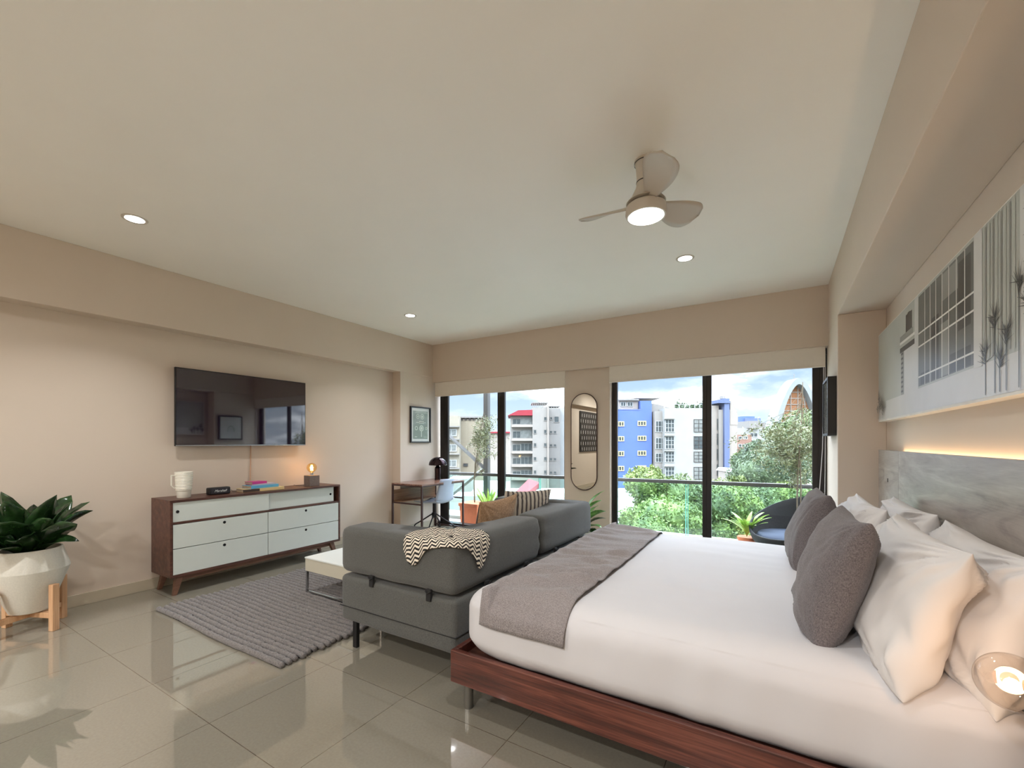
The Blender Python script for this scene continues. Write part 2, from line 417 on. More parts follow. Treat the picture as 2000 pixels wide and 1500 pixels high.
# ---------------------------------------------------------------- ceiling lights
def downlight(x, y, label, watts=SPOT):
    t_ = thing('recessed_ceiling_light', label, 'ceiling light', (x, y, CH), 'recessed ceiling lights')
    a = bm_new(); lathe(a, [(.052, -.004), (.066, -.006), (.07, 0), (.052, 0), (.052, -.004)], (x, y, CH), 32)
    obj('trim_ring', a, M_fan, t_, smooth=True)
    d = bm_new(); lathe(d, [(0, -.003), (.052, -.003), (.052, -.001), (0, -.001)], (x, y, CH), 32)
    obj('lamp_disc', d, M_disc, t_)
    ld = bpy.data.lights.new('spot_lamp', 'AREA'); ld.shape = 'DISK'; ld.size = .1; ld.spread = R(110) if watts <= SPOT else R(165); ld.energy = watts; ld.color = (.97, .985, 1)
    lo = bpy.data.objects.new('lamp_light', ld); COL.objects.link(lo); lo.parent = t_; lo.location = (0, 0, -.012)
for x, y, l in ((-3.607, 1.146, 'round white recessed ceiling light nearest the television, on the left of the ceiling'),
                (-3.627, 3.68, 'small round recessed ceiling light near the corner over the desk'),
                (-.628, 3.68, 'round recessed ceiling light just beyond the ceiling fan, before the wide window'),
                (-.628, 1.146, 'round recessed ceiling light overhead above the foot of the bed'),
                ):
    downlight(x, y, l, SPOT if x < -1 else SPOT*.5)
for x, y, l in ((-3.607, -1.2, 'unseen round fill light added behind the viewpoint on the television side'),
                (-.628, -1.2, 'unseen round fill light added behind the viewpoint on the bed side'),
                (-3.607, -2.4, 'unseen round fill light added by the back wall on the television side'),
                (-.628, -2.4, 'unseen round fill light added by the back wall on the bed side')):
    downlight(x, y, l, BACK_FILL)  # added fill lights out of view, there to brighten the room

# ceiling fan
FX, FY = -.585, 2.30
fan = thing('ceiling_fan', 'off-white three-blade ceiling fan with a round lit lamp, mounted above the bed', 'ceiling fan', (FX, FY, CH))
a = bm_new(); lathe(a, [(0, 0), (.058, 0), (.058, -.012), (.052, -.03), (.047, -.09), (.05, -.14), (.075, -.19), (.1, -.22), (0, -.22)], (FX, FY, CH), 40)
obj('motor_housing', a, M_fan, fan, smooth=True)
a = bm_new(); lathe(a, [(.0585, -.013), (.0595, -.013), (.0595, -.017), (.0585, -.017)], (FX, FY, CH), 40); obj('seam_ring', a, M_black, fan)
a = bm_new(); lathe(a, [(.0485, -.112), (.0496, -.112), (.0496, -.117), (.0485, -.117)], (FX, FY, CH), 40)
obj('seam_ring', a, M_black, fan)
a = bm_new(); lathe(a, [(0, 2.505), (.08, 2.505), (.1, 2.49), (.104, 2.455), (.098, 2.437), (.09, 2.437), (.09, 2.45), (0, 2.45)], (FX, FY, 0), 48)
obj('lamp_rim', a, M_fan, fan, smooth=True)
a = bm_new(); lathe(a, [(0, 2.433), (.08, 2.434), (.089, 2.438), (.089, 2.448), (0, 2.448)], (FX, FY, 0), 48)
obj('lamp_disc', a, M_disc, fan, smooth=True)
for ang in (172, 291, 52):
    a = bm_new(); Rz = Matrix.Translation((FX, FY, 2.505)) @ Matrix.Rotation(R(ang), 4, 'Z')
    n = 18; rows = []
    for i in range(n+1):
        s = i/n; x = .05+s*.325
        wd = .030+.054*math.sin(min(1, s*1.08)*math.pi*.62)**1.6
        if s > .8: wd *= math.sqrt(max(0.0, 1-((s-.8)/.2)**2))*.98+.02
        cy = .03*math.sin(s*2.2)
        tw = -R(34-16*s)
        row = []
        for j in range(7):
            q = (j/6-.5)*2*wd
            camber = .008*(1-(j/3-1)**2)
            row.append(a.verts.new(Rz @ Vector((x, cy+q*math.cos(tw), q*math.sin(tw)+camber+.02*s*s))))
        rows.append(row)
    for r0, r1 in zip(rows, rows[1:]):
        for j in range(6): a.faces.new((r0[j], r0[j+1], r1[j+1], r1[j]))
    obj('fan_blade', a, M_fan, fan, smooth='all', solid=.006)
fd = bpy.data.lights.new('fan_lamp', 'AREA'); fd.shape = 'DISK'; fd.size = .17; fd.spread = R(150); fd.energy = FANW; fd.color = (1, .99, .98)
fo = bpy.data.objects.new('fan_lamp_light', fd); COL.objects.link(fo); fo.parent = fan; fo.location = (0, 0, 2.425-CH)

# ---------------------------------------------------------------- dresser
DX0, DX1, DY0, DY1, DZ0, DZ1 = -4.575, -4.21, 1.565, 3.175, .150, .785
dr = thing('dresser', 'walnut sideboard with white drawers and sliding doors under the wall television', 'dresser', ((DX0+DX1)/2, (DY0+DY1)/2, 0))
a = bm_new(); th = .02
box(a, DX0, DX1, DY0, DY1, DZ1-th, DZ1); box(a, DX0, DX1, DY0, DY1, DZ0, DZ0+th)
box(a, DX0, DX1, DY0, DY0+th, DZ0+th, DZ1-th); box(a, DX0, DX1, DY1-th, DY1, DZ0+th, DZ1-th)
box(a, DX0, DX0+.01, DY0+th, DY1-th, DZ0+th, DZ1-th)
box(a, DX0+.01, DX1-.004, DY0+th, DY1-th, .586, .602)
obj('body', a, M_walnutY, dr, bevel=.002)
obj('inner_panel', B(DX0+.03, DX1-.05, DY0+th, DY1-th, DZ0+th, .586), M_walnutY, dr)
YM = 2.363
def hole(par, y, z, x): 
    h = bm_new(); prism(h, [(y+.0125*math.cos(q*math.pi/10), z+.0125*math.sin(q*math.pi/10)) for q in range(20)], 0, x-.004, x+.0012); obj('finger_hole', h, M_hole, par)
for y0, y1 in ((DY0+th+.002, YM-.003), (YM+.003, DY1-th-.002)):
    for z0, z1 in ((.386, .582), (.172, .380)):
        p = obj('drawer', B(DX1-.03, DX1-.003, y0, y1, z0, z1), M_whitedrawer, dr, bevel=.0015)
        hole(p, (y0+y1)/2, z1-.035, DX1-.003)
p = obj('sliding_door', B(DX1-.022, DX1-.008, DY0+th+.001, YM+.012, .604, DZ1-th-.001), M_whitedrawer, dr, bevel=.0015); hole(p, DY0+.055, .688, DX1-.008)
p = obj('sliding_door', B(DX1-.042, DX1-.028, YM-.02, DY1-th-.045, .604, DZ1-th-.001), M_whitedrawer, dr, bevel=.0015); hole(p, DY1-.105, .685, DX1-.028)
def leg4(par, x, y, dx, dy, zt, s=.03, m=None):
    a = bm_new(); w2 = s/2; k = .7
    T = [a.verts.new((x+i*w2*1.25, y+j*w2*1.25, zt)) for i, j in ((-1, -1), (1, -1), (1, 1), (-1, 1))]
    Q = [a.verts.new((x+dx+i*w2*k, y+dy+j*w2*k, 0)) for i, j in ((-1, -1), (1, -1), (1, 1), (-1, 1))]
    a.faces.new(T); a.faces.new(Q[::-1])
    for i in range(4): a.faces.new((T[i], Q[i], Q[(i+1) % 4], T[(i+1) % 4]))
    obj('leg', a, m or M_legwood, par, bevel=.002)
for x, dx in ((DX0+.05, -.02+.02), (DX1-.06, .03)):
    for y, dy in ((DY0+.085, -.045), (DY1-.085, .045)):
        leg4(dr, x, y, dx, dy, DZ0, .042)
a = bm_new(); box(a, DX1-.075, DX1-.055, DY0+.09, DY1-.09, .105, DZ0)
box(a, DX0+.04, DX0+.06, DY0+.09, DY1-.09, .105, DZ0); obj('apron', a, M_legwood, dr, bevel=.002)

# ribbed mug on dresser
mg = thing('ribbed_mug', 'tall white ribbed ceramic mug with an angular handle on the walnut sideboard', 'mug', (-4.36, 1.72, DZ1))
prof = [(0, 0), (.046, 0), (.05, .006), (.052, .055), (.054, .062), (.058, .066), (.0585, .075)]
z = .075
for i in range(11):
    z0 = .075+i*.0128; r0 = .0588+.006*i/11
    prof += [(r0, z0+.002), (r0+.0028, z0+.0064), (r0, z0+.0108)]
prof += [(.066, .218), (.0655, .222), (.062, .222), (.060, .21), (.055, .07), (0, .06)]
a = bm_new(); lathe(a, prof, (-4.36, 1.72, DZ1), 48); obj('cup', a, M_ceramic, mg, smooth=True)
a = bm_new(); box(a, -4.366, -4.354, 1.625, 1.663, DZ1+.19, DZ1+.20); box(a, -4.366, -4.354, 1.625, 1.634, DZ1+.11, DZ1+.19); tube(a, [(-4.36, 1.63, DZ1+.112), (-4.36, 1.645, DZ1+.09), (-4.36, 1.665, DZ1+.082)], .005, 6)
obj('handle', a, M_ceramic, mg, bevel=.002)

# loudspeaker
spk = thing('bluetooth_speaker', 'small black box loudspeaker with white script lettering beside the ribbed mug', 'speaker', (-4.37, 1.995, DZ1))
a = bm_new(); rbox(a, -4.40, -4.335, 1.905, 2.085, DZ1+.001, DZ1+.066, .012, 4, .05); obj('body', a, M_black, spk, smooth=True)
a = bm_new(); box(a, -4.335, -4.332, 1.918, 2.072, DZ1+.008, DZ1+.058); obj('grille', a, plain('speaker_grille', S(34, 30, 36), .7, var=.3, nscale=300), spk, bevel=.001)
def text(name, body, size, loc, rot, mat, par, ext=.0006, shear=0, align='CENTER'):
    c = bpy.data.curves.new(name, 'FONT'); c.body = body; c.size = size; c.extrude = ext; c.align_x = align; c.align_y = 'CENTER'; c.shear = shear
    o = bpy.data.objects.new(name, c); COL.objects.link(o); o.data.materials.append(mat)
    o.parent = par; o.location = Vector(loc)-WLOC[par.name]; o.rotation_euler = rot
    bpy.context.view_layer.update()
    dg = bpy.context.evaluated_depsgraph_get(); me = bpy.data.meshes.new_from_object(o.evaluated_get(dg))
    m = bpy.data.objects.new(name, me); COL.objects.link(m); m.parent = par; m.location = o.location; m.rotation_euler = rot
    bpy.data.objects.remove(o); return m
text('logo', 'Marshall', .030, (-4.3315, 1.995, DZ1+.034), (R(90), 0, R(90)), M_whitelac, spk, shear=.45).name = 'logo'
a = bm_new(); tube(a, [(-4.38, 2.085, DZ1+.03), (-4.40, 2.12, DZ1+.026), (-4.42, 2.14, DZ1+.012), (-4.46, 2.2, DZ1+.004), (-4.55, 2.26, DZ1+.004)], .002, 6); obj('power_cord', a, M_black, spk, smooth=True)

# books
def book(name_l, x0, x1, y0, y1, z0, z1, cover, spine=None, rot=0):
    """spine on the -Y end, page block recessed on the other three sides"""
    cx, cy = (x0+x1)/2, (y0+y1)/2; M = Matrix.Translation((cx, cy, 0)) @ Matrix.Rotation(R(rot), 4, 'Z') @ Matrix.Translation((-cx, -cy, 0))
    t_ = thing('book', name_l, 'book', (cx, cy, z0), 'books stacked on the sideboard')
    a = bm_new(); c = .0022
    box(a, x0, x1, y0, y1, z1-c, z1, M); box(a, x0, x1, y0, y1, z0, z0+c, M)
    box(a, x1-c, x1, y0, y1, z0+c, z1-c, M)
    obj('cover', a, cover, t_, bevel=.0006)
    a = bm_new(); box(a, x0+.004, x1-c, y0+.003, y1-.004, z0+c, z1-c, M); obj('page_block', a, M_pages, t_)
    return t_
M_pages = plain('book_pages', S(150, 132, 112), .85, var=.15, nscale=40)
bk = lambda n, c: plain(n, c, .4, var=.03)
z0 = DZ1+.0005
b1 = book('wide cream and brown book at the bottom of the stack on the sideboard', -4.46, -4.29, 2.19, 2.57, z0, z0+.028, bk('cream_cover', S(222, 196, 140)), None, -3)
a = bm_new(); box(a, -4.2898, -4.2886, 2.18, 2.33, z0+.002, z0+.026, Matrix.Translation((-4.375, 2.38, 0)) @ Matrix.Rotation(R(-3), 4, 'Z') @ Matrix.Translation((4.375, -2.38, 0))); obj('dark_spine_band', a, bk('dark_spine', S(70, 58, 52)), b1, label='dark brown band on the spine')
book('blue book resting on the cream book in the stack on the sideboard', -4.45, -4.30, 2.24, 2.52, z0+.0285, z0+.056, bk('blue_cover', S(92, 168, 204)), None, 4)
book('thin pale grey book between the blue and magenta books on the sideboard', -4.45, -4.315, 2.27, 2.50, z0+.0565, z0+.069, bk('grey_cover', S(196, 184, 190)), None, -2)
book('magenta book on top of the stack on the sideboard', -4.44, -4.32, 2.26, 2.41, z0+.0695, z0+.092, bk('magenta_cover', S(190, 40, 128)), None, 6)

# bulb lamp on concrete cube
bl = thing('bulb_table_lamp', 'concrete cube lamp with a glowing amber filament bulb at the right end of the sideboard', 'lamp', (-4.35, 2.92, DZ1))
a = bm_new(); box(a, -4.405, -4.295, 2.86, 2.975, DZ1, DZ1+.115); obj('cube_base', a, M_concrete, bl, bevel=.002)
a = bm_new(); cyl(a, (-4.35, 2.9175), .017, DZ1+.115, DZ1+.14, 24); obj('socket', a, M_chrome, bl, smooth=True)
a = bm_new(); prof = [(.014, .138)]+[(.052*math.sin(R(q)), .198-.052*math.cos(R(q))) for q in range(20, 180, 8)]+[(0, .25)]
lathe(a, prof, (-4.35, 2.9175, DZ1), 32); obj('glass_bulb', a, M_bulbglass, bl, smooth='all')
a = bm_new()
for k in range(6):
    an = k*math.pi/3; x, y = -4.35+.012*math.cos(an), 2.9175+.012*math.sin(an)
    tube(a, [(x, y, DZ1+.165), (x*.6+-4.35*.4, y*.6+2.9175*.4, DZ1+.228)], .0022, 6)
obj('filament', a, M_warm, bl)
a = bm_new(); tube(a, [(-4.41, 2.87, DZ1+.008), (-4.43, 2.84, DZ1+.004), (-4.47, 2.82, DZ1+.004), (-4.56, 2.84, DZ1+.004)], .002, 6); obj('power_cord', a, M_black, bl, smooth=True)
ld = bpy.data.lights.new('bulb_light', 'POINT'); ld.energy = 1.6; ld.color = (1, .6, .28); ld.shadow_soft_size = .02
lo = bpy.data.objects.new('bulb_light', ld); COL.objects.link(lo); lo.parent = bl; lo.location = (0, 0, .2)

# television
tv = thing('television', 'large black flat television mounted on the left wall above the sideboard', 'television', (-4.56, 2.34, 1.23))
obj('rear_case', B(-4.58, -4.53, 1.74, 2.94, 1.26, 1.9), M_black, tv, bevel=.01)
obj('bezel', B(-4.545, -4.522, 1.718, 2.957, 1.226, 1.926), M_black, tv, bevel=.003)
obj('screen', B(-4.5221, -4.5205, 1.726, 2.949, 1.24, 1.918), M_screen, tv)
obj('bottom_trim', B(-4.5225, -4.519, 1.722, 2.953, 1.228, 1.236), M_silver, tv)
obj('logo_badge', B(-4.5189, -4.5182, 2.70, 2.745, 1.2295, 1.2345), M_whitelac, tv)
obj('wall_mount', B(XLW, -4.575, 2.1, 2.56, 1.4, 1.75), M_blackmetal, tv)
a = bm_new(); tube(a, [(-4.592, 2.40, 1.27), (-4.592, 2.398, 1.1), (-4.592, 2.392, .86), (-4.59, 2.392, .7)], .0045, 8)
tag(obj('television_cable', a, plain('beige_cable', S(200, 160, 130), .6), smooth=True), 'thin beige cable hanging down the wall from the television', 'cable')

# ---------------------------------------------------------------- planter
PX, PY = -4.31, .81
M_pot = M_potwhite
ps = thing('plant_stand', 'light oak plant stand with four square legs under the white faceted pot', 'plant stand', (PX, PY, 0))
ANG = 24
for k in range(4):
    an = R(ANG+90*k); cx, cy = PX+.187*math.cos(an), PY+.187*math.sin(an)
    a = bm_new(); box(a, -.018, .018, -.02, .02, 0, .31, Matrix.Translation((cx, cy, 0)) @ Matrix.Rotation(an, 4, 'Z')); obj('leg', a, M_bamboo, ps, bevel=.003)
for k in range(2):
    a = bm_new(); box(a, -.169, .169, -.018, .018, .085-.0*k, .12, Matrix.Translation((PX, PY, 0)) @ Matrix.Rotation(R(ANG+90*k), 4, 'Z')); obj('crossbar', a, M_bamboo, ps, bevel=.003)
pp = thing('potted_plant', 'big dark green broad-leaf plant in a white faceted pot left of the sideboard', 'plant', (PX, PY, .122))
a = bm_new(); lathe(a, [(0, .122), (.085, .122), (.100, .128), (.125, .19), (.140, .255), (.193, .405), (.193, .41), (.157, .54), (.155, .545), (.147, .545), (.145, .50), (0, .50)], (PX, PY, 0), 64)
obj('pot', a, M_pot, pp, smooth=True)
a = bm_new(); lathe(a, [(0, .512), (.146, .505), (.146, .50), (0, .50)], (PX, PY, 0), 32); obj('soil', a, M_soil, pp)
def leaf(bm, base, az, elev, length, width, curl=.6, cup=.25, twist=0, nseg=9, stem=.25, wave=.0):
    """broad leaf; starts at base, rises at elev, bends over by curl (radians)"""
    p = Vector(base); d_az = Vector((math.cos(az), math.sin(az), 0)); side0 = Vector((-math.sin(az), math.cos(az), 0))
    e_ = elev; rows = []; step = length/nseg
    for i in range(nseg+1):
        s = i/nseg
        dirv = d_az*math.cos(e_)+Vector((0, 0, 1))*math.sin(e_)
        nrm = -d_az*math.sin(e_)+Vector((0, 0, 1))*math.cos(e_)
        tw = twist*s; side = side0*math.cos(tw)+nrm*math.sin(tw); nn = nrm*math.cos(tw)-side0*math.sin(tw)
        if s < stem: wd = .012+.0*s
        else:
            q = (s-stem)/(1-stem); wd = width/2*math.sin(math.pi*min(1, q**.75))**.8+.002
        if i == nseg: wd = .001
        wv = wave*math.sin(s*14)
        rows.append([bm.verts.new(p+side*wd*j+nn*(abs(j)**1.4*wd*cup+wv*wd*j*.3)) for j in (-1, -.5, 0, .5, 1)])
        p = p+dirv*step; e_ -= curl/nseg
    for r0, r1 in zip(rows, rows[1:]):
        for j in range(4): bm.faces.new((r0[j], r0[j+1], r1[j+1], r1[j]))
rnd = random.Random(3)
spec = [(-59, 84, .46, .19, .3), (20, 80, .45, .17, .5), (120, 76, .43, .18, .6), (205, 80, .42, .18, .4), (-120, 72, .38, .20, .7), (-35, 70, .36, .20, .8),
        (60, 70, .42, .16, .6), (-75, 60, .34, .20, .9), (25, 56, .38, .14, .8), (-20, 52, .36, .15, 1.0), (165, 76, .36, .17, .5), (235, 66, .34, .19, .9), (100, 60, .38, .15, .7),
        (31, 66, .38, .09, .7), (-95, 78, .42, .2, .7), (-150, 76, .42, .18, .5), (45, 76, .40, .15, .5), (-40, 80, .43, .16, .5), (270, 62, .30, .21, 1.2), (28, 44, .32, .08, 1.0), (5, 70, .38, .12, .9), (-60, 48, .28, .17, 1.2)]
for i, (az, el, ln, wd, cu) in enumerate(spec):
    a = bm_new(); azr = R(az)
    leaf(a, (PX+.06*math.cos(azr), PY+.06*math.sin(azr), .50), azr, R(el), ln, wd*1.0, cu, rnd.uniform(.2, .6), rnd.uniform(-1.0, 1.0), wave=rnd.uniform(0, .7), stem=.12)
    obj('leaf', a, M_leafdark, pp, smooth='all', solid=.002)

# ---------------------------------------------------------------- rug
a = bm_new(); rnd = random.Random(5)
RY0, RY1, RX0, RX1 = 1.375, 3.45, -3.965, -2.36
nr = 49; pitch = (RY1-RY0)/nr
nx = 110
for k in range(nr):
    yc = RY0+(k+.5)*pitch; e0 = rnd.uniform(-.012, .012); e1 = rnd.uniform(-.012, .012)
    skew = (.035*math.sin(k*.12))*.4; ph = rnd.uniform(0, 6)
    pts = []; rr = []
    for i in range(nx+1):
        x = RX0+e0+(RX1+e1-RX0-e0)*i/nx
        y = yc+.007*math.sin(x*5+1)+.003*noise.noise(Vector((x*9, k*3.1, 0)))+.03*(x-RX0)*0
        bulge = .0172+.003*noise.noise(Vector((x*30, k*1.7, 3)))+.0012*math.sin(i*2.3+ph)
        pts.append((x, y, bulge*.62)); rr.append(bulge if 0 < i < nx else bulge*.75)
    n0 = len(a.verts); tube(a, pts, rr, 8); a.verts.ensure_lookup_table()
    for q in a.verts[n0:]: q.co.z = max(.0012, .0135+(q.co.z-bulge*.62)*1.15)
n0 = len(a.faces); box(a, RX0+.02, RX1-.02, RY0+.015, RY1-.015, .001, .007); a.faces.ensure_lookup_table()  # dark sheet under the ribs, paints in the shade of the grooves
for f in a.faces[n0:]: f.material_index = 1
tag(obj('ribbed_rug', a, [M_rug, plain('rug_groove_shade', S(44, 40, 40), 1)], smooth='all'), 'dark grey chunky ribbed wool rug on the tiles before the sideboard', 'rug')

# ---------------------------------------------------------------- coffee table
ct = thing('coffee_table', 'low white glossy coffee table with chrome sled legs standing on the ribbed rug', 'coffee table', (-2.86, 2.63, .023))
TX0, TX1, TY0, TY1 = -3.315, -2.42, 2.165, 3.06
obj('top', B(TX0-.004, TX1+.004, TY0-.004, TY1+.004, .306, .318), M_whitelac, ct, bevel=.002)
obj('apron', B(TX0, TX1, TY0, TY1, .205, .306), plain('pale_greige_lacquer', S(196, 190, 172), .3, var=.01), ct, bevel=.002)
for y in (TY0+.012, TY1-.012):
    a = bm_new(); s = .009
    box(a, TX0, TX0+2*s, y-s, y+s, .026, .205); box(a, TX1-2*s, TX1, y-s, y+s, .026, .205); box(a, TX0+2*s, TX1-2*s, y-s, y+s, .026, .026+2*s)
    obj('sled_leg', a, M_chrome, ct, bevel=.002)

# ---------------------------------------------------------------- sofa
SX0, SX1, SY0, SY1 = -2.34, -1.42, 1.765, 3.70
sofa = thing('sofa', 'dark grey fabric sofa with wrap-around back cushions between the rug and the bed', 'sofa', (-1.88, 2.73, 0))
def soft(amp, sc, seed):
    def f(co, d):
        n_ = noise.noise(Vector((co.x*sc+seed, co.y*sc, co.z*sc)))*amp
        return co+d*n_
    return f
for y0, y1 in ((SY0, 2.725), (2.731, SY1)):
    a = bm_new(); rbox(a, SX0, SX1, y0, y1, .15, .435, (.035, .03, .03), 5, .07, soft(.006, 4, y0)); obj('base', a, M_sofa, sofa, smooth='all')
    a = bm_new()
    for (xa, ya, xb, yb) in ((SX0-.001, y0-.001, SX1+.001, y0-.001), (SX1+.001, y0, SX1+.001, y1)):
        tube(a, [(xa, ya, .245), (xb, yb, .245)], .0028, 6)
    obj('piping', a, M_sofadark, sofa)
def lcushion(y0, y1, flip):
    """L-shaped upholstered back: long run beside the bed plus a return along the end"""
    dpt = .23; zt, zb = .735, .452; r_ = .05
    out = [(SX0, y0), (SX1, y0), (SX1, y1), (SX1-dpt, y1), (SX1-dpt, y0+dpt+.01), (SX0, y0+dpt+.01)]
    if flip: out = [(x, y0+y1-y) for x, y in out][::-1]
    a = bm_new(); prism(a, out, 2, zb, zt)
    bmesh.ops.bevel(a, geom=[e for e in a.edges], offset=r_, segments=5, affect='EDGES', profile=.55, clamp_overlap=True)
    # add density
    for ax in range(3):
        pass
    long = [e for e in a.edges if e.calc_length() > .13]
    bmesh.ops.subdivide_edges(a, edges=long, cuts=7, use_grid_fill=True)
    bmesh.ops.triangulate(a, faces=[f for f in a.faces if len(f.verts) > 4])
    for q in a.verts:
        n_ = noise.noise(Vector((q.co.x*5, q.co.y*5, q.co.z*4)))
        edge_y = min(abs(q.co.y-y0), abs(q.co.y-y1))
        cr_ = math.exp(-((q.co.y-(y0 if flip else y1))/.09)**2) if q.co.x > SX1-.3 else 0
        q.co.z += .008*n_
        if q.co.x > SX1-.02: q.co.x += .006*n_-.006*cr_*math.sin(q.co.z*60+q.co.y*20)
    return a
obj('back_cushion', lcushion(SY0-.005, 2.722, False), M_sofa, sofa, smooth='all')
obj('back_cushion', lcushion(2.734, SY1+.005, True), M_sofa, sofa, smooth='all')
for y0, y1 in ((SY0+.24, 2.725), (2.731, SY1-.24)):
    a = bm_new(); rbox(a, SX0+.005, SX1-.235, y0, y1, .43, .475, (.03, .03, .015), 4, .1); obj('seat_pad', a, M_sofa, sofa, smooth='all')
for x, y in ((-2.215, 1.785), (-1.55, 2.25), (-2.215, 3.62), (-1.55, 3.62), (-2.215, 2.73)):
    obj('leg', B(x-.017, x+.017, y-.012, y+.012, 0, .17), M_black, sofa, bevel=.002)
for x, y, vert in ((-2.05, SY0-.004, 0), (-1.60, SY0-.004, 0), (SX1+.004, 2.05, 1), (SX1+.004, 2.50, 1), (SX1+.004, 2.95, 1), (SX1+.004, 3.42, 1)):
    a = bm_new()
    if vert: box(a, x-.012, x+.006, y-.016, y+.016, .405, .47); tube(a, [(x+.006, y-.02, .46), (x+.012, y, .45), (x+.006, y+.02, .462)], .005, 6)
    else: box(a, x-.016, x+.016, y-.006, y+.012, .405, .47); tube(a, [(x-.02, y-.006, .46), (x, y-.012, .45), (x+.02, y-.006, .462)], .005, 6)
    obj('bracket', a, M_sofadark, sofa, bevel=.003)

# chevron throw draped over the near corner
M_throw, t, b = newmat('chevron_throw')
uvn = t.nodes.new('ShaderNodeUVMap'); sp = t.nodes.new('ShaderNodeSeparateXYZ'); t.links.new(uvn.outputs[0], sp.inputs[0])
def mth(op, a_=None, b_=None, c_=None):
    m_ = t.nodes.new('ShaderNodeMath'); m_.operation = op
    for i, q in enumerate((a_, b_, c_)):
        if q is None: continue
        if isinstance(q, (int, float)): m_.inputs[i].default_value = q
        else: t.links.new(q, m_.inputs[i])
    return m_.outputs[0]
zig = mth('PINGPONG', sp.outputs[0], .026)
ph = mth('MULTIPLY_ADD', zig, 1.0, sp.outputs[1])
fr = mth('FRACT', mth('MULTIPLY', ph, 40))
st = mth('GREATER_THAN', fr, .5)
t.links.new(ramp(t, st, [(0, S(236, 226, 208)), (1, S(36, 33, 32))]), b.inputs['Base Color']); b.inputs['Roughness'].default_value = .9
bump(t, b, fr, .4, .002)
cx_, cy_ = SX1, SY0-.005
rad = .055
def perim(s):
    """distance s around the outer corner (0 = start of corner arc); returns outer point, inward normal"""
    arc = rad*math.pi/2
    if s < 0: return Vector((cx_-rad+s, cy_, 0)), Vector((0, 1, 0))
    if s < arc:
        an = -math.pi/2+s/rad; c = Vector((cx_-rad, cy_+rad, 0)); d = Vector((math.cos(an), math.sin(an), 0)); return c+d*rad, -d
    return Vector((cx_, cy_+rad+s-arc, 0)), Vector((-1, 0, 0))
a = bm_new(); uvl = a.loops.layers.uv.new('UVMap'); uvd = {}
s0, s1 = -.30, .33; ns_, nv = 60, 40
rows = []
for i in range(ns_+1):
    u = i/ns_; s = s0+(s1-s0)*u
    P0, Nn = perim(s)
    # blanket's lower hem: two hanging tips with an arch between
    tip = .115*math.exp(-((u-.12)/.13)**2)+.145*math.exp(-((u-.86)/.12)**2)
    hang = -.065+tip*1.05+.006*math.sin(u*22)
    inn = .215 if abs(s-.03) > .09 else .13
    top = .745
    row = []
    L_ = inn+.078+hang
    for j in range(nv+1):
        d = L_*j/nv
        if d < inn-.05: off, z = inn-d, top
        elif d < inn+.028:
            q = (d-(inn-.05))/.078*math.pi/2; off = .05*(1-math.sin(q)); z = top-.05*(1-math.cos(q))
        else: off, z = -.0, top-.05-(d-inn-.028)
        fold = .006*math.sin(s*55+d*9)+.008*noise.noise(Vector((s*14, d*10, 1)))
        out = .010+max(0, fold)*(1.0 if z < top-.01 else .3)
        p = P0+Nn*(off-(out if z < top-.01 else 0)); p.z = z+(abs(fold)*1.3 if z > top-.02 else 0)
        vv = a.verts.new(p); uvd[vv] = ((p.x+p.y)/1.414*1.2, (p.y-p.x)/1.414+(p.z-top)); row.append(vv)
    rows.append(row)
for r0, r1 in zip(rows, rows[1:]):
    for j in range(nv):
        f = a.faces.new((r0[j], r0[j+1], r1[j+1], r1[j]))
        for lp in f.loops: lp[uvl].uv = uvd[lp.vert]
tag(obj('throw_blanket', a, M_throw, smooth='all', solid=.006), 'black and white chevron throw draped over the near corner of the grey sofa', 'blanket')

